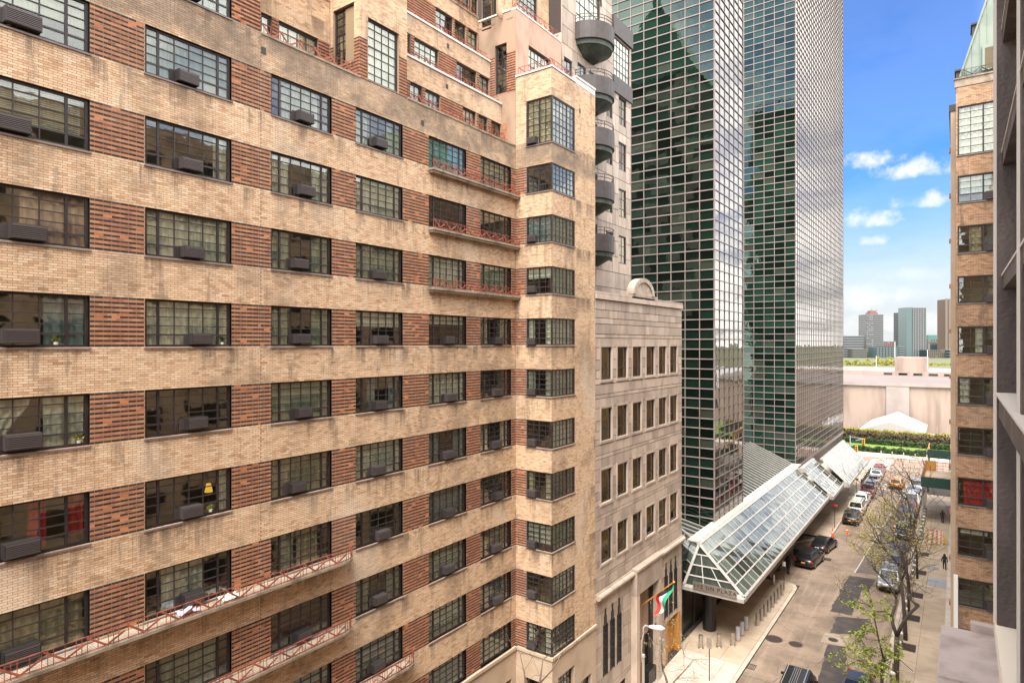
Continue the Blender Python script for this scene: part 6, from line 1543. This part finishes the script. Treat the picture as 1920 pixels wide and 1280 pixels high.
# ---------------------------------------------------------------- trees
class Tree:
    def __init__(s, label, base, bark, name='street_tree', group=None):
        s.t = thing(name, label, 'tree', tuple(base), world=True, group=group); s.tr = MB(); s.br = MB(); s.lf = []; s.bark = bark
    def limb(s, pts, r0, r1, main=False, n=7):
        m = len(pts); (s.tr if main else s.br).tube(pts, [r0+(r1-r0)*i/(m-1) for i in range(m)], n)
    def grow(s, p, d, L_, r, depth, spread=.6, up=.15, leaf=1.0, kids=(2,3), droop=0.0, crook=.25):
        p = Vector(p); d = Vector(d).normalized(); pts = [p.copy()]; n = 4
        for i in range(n):
            d = (d+Vector((random.gauss(0,crook), random.gauss(0,crook), random.gauss(0,crook)+up*.35-droop*(3-depth)*.2))).normalized(); p = p+d*L_/n; pts.append(p.copy())
        s.br.tube(pts, [r*(1-.45*i/n) for i in range(n+1)], 5 if r > .02 else 4, 0, False)
        if depth == 0: s.lf.append((pts, leaf)); return
        for k in range(random.randint(*kids)):
            q = pts[random.choice((2,3,4,4))]; nd = (d+Vector((random.gauss(0,spread),random.gauss(0,spread),random.gauss(0,spread*.7)+up))).normalized()
            s.grow(q, nd, L_*random.uniform(.55,.82), r*.58, depth-1, spread, up, leaf, kids, droop, crook)
        if depth <= 1: s.lf.append((pts[2:], leaf*.6))
    def finish(s, leafmat, per, size, off, nm='foliage', droop=0.0):
        if s.tr.v: s.tr.build('trunk', s.bark, s.t, True)
        if s.br.v: s.br.build('branches', s.bark, s.t, True)
        if not per: return s.t
        b = MB()
        for pts, k in s.lf:
            for i in range(int(per*k+random.random())):
                j = random.randrange(len(pts)-1); c = Vector(pts[j]).lerp(Vector(pts[j+1]), random.random())+Vector((random.gauss(0,off),random.gauss(0,off),random.gauss(0,off)-droop*random.random()))
                t = Vector((random.gauss(0,1),random.gauss(0,1),random.gauss(0,.6)-droop*3)).normalized()*size*random.uniform(.6,1.3); u_ = t.orthogonal().normalized()*size*.38
                b.add([c-t, c-u_, c+t, c+u_], [(0,1,2,3)])
        b.build(nm, leafmat, s.t); return s.t
random.seed(5)
# big forked bare tree on the near right kerb
d0 = 43.5
T_ = Tree('large dark forked tree with crooked bare limbs at the near right kerb', AT(1680,1300,d0), BARK)
A = lambda px, py, dd=0: tuple(AT(px, py, d0+dd))
T_.limb([A(1680,1330),A(1680,1280),A(1681,1230),A(1682,1192)], .19, .165, True, 9)
T_.limb([A(1682,1192),A(1674,1170,.2),A(1672,1155,.5),A(1677,1140,.8),A(1681,1122,1)], .13, .085, True)
T_.limb([A(1682,1192),A(1690,1172,-.2),A(1705,1150,-.5),A(1718,1138,-.7),A(1723,1134,-.8)], .12, .085, True)
T_.limb([A(1723,1134,-.8),A(1712,1128,-.6),A(1704,1118,-.3),A(1698,1100,0),A(1692,1090,.2)], .08, .05, True)
T_.limb([A(1681,1122,1),A(1670,1098,1.5),A(1655,1082,2),A(1640,1068,2.3),A(1625,1045,2.6)], .075, .03)
T_.limb([A(1672,1155,.5),A(1660,1145,.2),A(1645,1146,-.2),A(1625,1132,-.6),A(1600,1126,-1)], .06, .025)
T_.limb([A(1692,1090,.2),A(1686,1072,.5),A(1690,1052,1),A(1684,1030,1.4)], .05, .025)
for q in ((1625,1045,2.6),(1640,1068,2.3),(1655,1082,2),(1600,1126,-1),(1625,1132,-.6),(1684,1030,1.4),(1690,1052,1),(1718,1138,-.7),(1681,1122,1)):
    for k in range(2): T_.grow(A(*q), (random.gauss(-.3,.7),random.gauss(0,.7),.8), 1.3, .022, 2, .6, .25, 1, (2,3))
T_.finish(LEAFO, 4, .05, .06)
d0 = 50
T_ = Tree('dark upright tree standing just behind the forked one', AT(1698,1205,d0), BARK)
T_.limb([A(1698,1212),A(1697,1170),A(1694,1130),A(1690,1090,.5),A(1686,1060,1)], .17, .10, True, 9)
T_.limb([A(1690,1090,.5),A(1700,1062,.2),A(1712,1040,0),A(1722,1012,-.3)], .07, .03, True)
T_.limb([A(1686,1060,1),A(1668,1040,1.4),A(1650,1018,2),A(1640,990,2.4)], .07, .03)
for q in ((1640,990,2.4),(1650,1018,2),(1668,1040,1.4),(1722,1012,-.3),(1712,1040,0),(1686,1060,1)):
    for k in range(3): T_.grow(A(*q), (random.gauss(-.25,.7),random.gauss(0,.7),.7), 1.7, .026, 2, .65, .2, 1, (2,3))
T_.finish(LEAFO, 9, .055, .10)
# olive budding tree over the parked cars
d0 = 58
T_ = Tree('olive budding tree spreading over the silver parked car', AT(1706,1132,d0), BARK)
T_.limb([A(1706,1128),A(1702,1080),A(1692,1040,.3),A(1680,1010,.6)], .16, .10, True, 8)
for q in ((1692,1040,.3),(1680,1010,.6),(1697,1060,.1),(1686,1025,.5)):
    for k in range(4): T_.grow(A(*q), (random.gauss(-.5,.55),random.gauss(-.2,.6),random.gauss(.25,.35)), 1.9, .045, 3, .6, .08, 1, (2,3))
T_.finish(LEAFO, 13, .065, .16)
# small fresh green tree at the bottom of the frame
d0 = 41
T_ = Tree('young tree with fresh bright green drooping leaves at the bottom right', AT(1652,1320,d0), BARK, 'green_tree')
T_.limb([A(1652,1340),A(1654,1285),A(1653,1255),A(1656,1232)], .11, .08, True, 8)
T_.limb([A(1656,1232),A(1648,1200,.1),A(1641,1165,.2),A(1635,1130,.3),A(1630,1108,.4)], .06, .015, True)
T_.limb([A(1654,1270),A(1640,1248,-.3),A(1622,1238,-.7),A(1604,1236,-1)], .045, .018); T_.limb([A(1656,1240),A(1672,1232,-.3),A(1690,1238,-.5),A(1712,1258,-.7)], .04, .015)
for q in ((1648,1200,.1),(1641,1165,.2),(1635,1130,.3),(1652,1215,0),(1645,1185,.15),(1638,1148,.25),(1622,1238,-.7),(1604,1236,-1),(1640,1248,-.3),(1672,1232,-.3),(1690,1238,-.5),(1654,1262,0),(1650,1280,0)):
    for k in range(3): T_.grow(A(*q), (random.gauss(-.25,1),random.gauss(0,.8),random.gauss(.05,.3)), 1.35, .016, 1, .5, .0, 1.0, (2,3), .12)
T_.finish(LEAFG, 26, .085, .06, droop=.10)
# bare trees farther up the right kerb and near the avenue
for (lab, d0, base, limbs) in (('bare tree leaning over the street by the shed', 80, (1712,992), [[(1712,992),(1707,962),(1703,940,.3),(1698,925,.6)],[(1703,940,.3),(1692,928,.2),(1682,915,0),(1668,905,-.3)]]),
        ('bare tree with long horizontal branch left of the cones', 72, (1716,1024), [[(1716,1024),(1711,985),(1700,968,.2),(1682,955,.4)],[(1682,955,.4),(1665,945,.5),(1655,930,.6),(1640,925,.7)],[(1711,985),(1722,960,0),(1728,930,-.2)]]),
        ('dark bare tree standing before the far shed', 100, (1742,935), [[(1742,945),(1739,905),(1735,880,.3),(1730,862,.6)],[(1735,880,.3),(1742,866,.2),(1745,855,0)]]),
        ('thin bare tree at the far right kerb near the taxi', 96, (1720,950), [[(1720,950),(1716,920),(1708,900,.3),(1700,885,.6)],[(1708,900,.3),(1690,890,0),(1675,872,-.2)]])):
    T_ = Tree(lab, AT(*base, d0), BARK)
    for i, l in enumerate(limbs):
        T_.limb([A(*q) for q in l], .15 if i == 0 else .08, .07 if i == 0 else .03, i == 0)
        for q in l[1:]:
            for k in range(3): T_.grow(A(*q), (random.gauss(-.5,.8),random.gauss(0,.7),random.gauss(.4,.3)), 2.6, .035, 2, .6, .15, 1, (2,3))
    T_.finish(LEAFO, 1.2, .07, .08)
for (lab, d0, base, top_) in (('slim bare tree beside the second tree pit of the right kerb', 55, (1704,1150), (1700,1050)), ('slim bare tree beside the fourth tree pit of the right kerb', 63, (1720,1085), (1712,985))):
    T_ = Tree(lab, AT(*base, d0), BARK); (bx, by), (tx_, ty_) = base, top_
    T_.limb([A(bx, by+6), A(bx-1, (by+ty_)/2), A(tx_, ty_, .3)], .12, .06, True)
    for f in (.45,.6,.75,.9,1):
        for k in range(3): T_.grow(A(bx+(tx_-bx)*f, by+(ty_-by)*f), (random.gauss(-.2,.7),random.gauss(0,.6),random.gauss(.6,.3)), 2.2, .035, 2, .55, .2, 1, (2,3))
    T_.finish(LEAFO, 2.5, .05, .07)
# bare trees on the left pavement
d0 = 41
T_ = Tree('crooked tree with pale buds on the left pavement before the oak doors', AT(1255,1310,d0), BARKP)
T_.limb([A(1255,1330),A(1254,1290),A(1248,1268),A(1243,1256)], .09, .06, True); T_.limb([A(1254,1290),A(1268,1272),A(1284,1256),A(1300,1236)], .06, .025, True); T_.limb([A(1243,1256),A(1240,1235),A(1241,1205),A(1238,1180)], .05, .02, True)
for q in ((1238,1180),(1241,1205),(1240,1235),(1284,1256),(1300,1236),(1268,1272),(1243,1256)):
    for k in range(3): T_.grow(A(*q), (random.gauss(0,.9),random.gauss(0,.6),random.gauss(.2,.4)), 1.25, .016, 2, .6, .1, 1, (2,3))
T_.finish(LEAFW, 2.2, .045, .05)
d0 = 30
T_ = Tree('bare pale twigged tree top in front of the projecting bay', AT(1010,1400,d0), BARKP)
T_.limb([A(1005,1420),A(1006,1330),A(1012,1280),A(1018,1235)], .09, .03, True); T_.limb([A(1006,1330),A(985,1270),A(975,1225)], .05, .02, True); T_.limb([A(1012,1280),A(1040,1250),A(1052,1225)], .04, .018)
for q in ((1018,1235),(1012,1265),(975,1225),(982,1255),(1052,1225),(1035,1255)):
    for k in range(3): T_.grow(A(*q), (random.gauss(0,.8),random.gauss(0,.6),random.gauss(.5,.3)), 1.1, .011, 2, .6, .1, 1, (1,2))
T_.finish(LEAFW, 0, .04, .05)
for o in bpy.data.objects:
    if 'base' in o: del o['base']
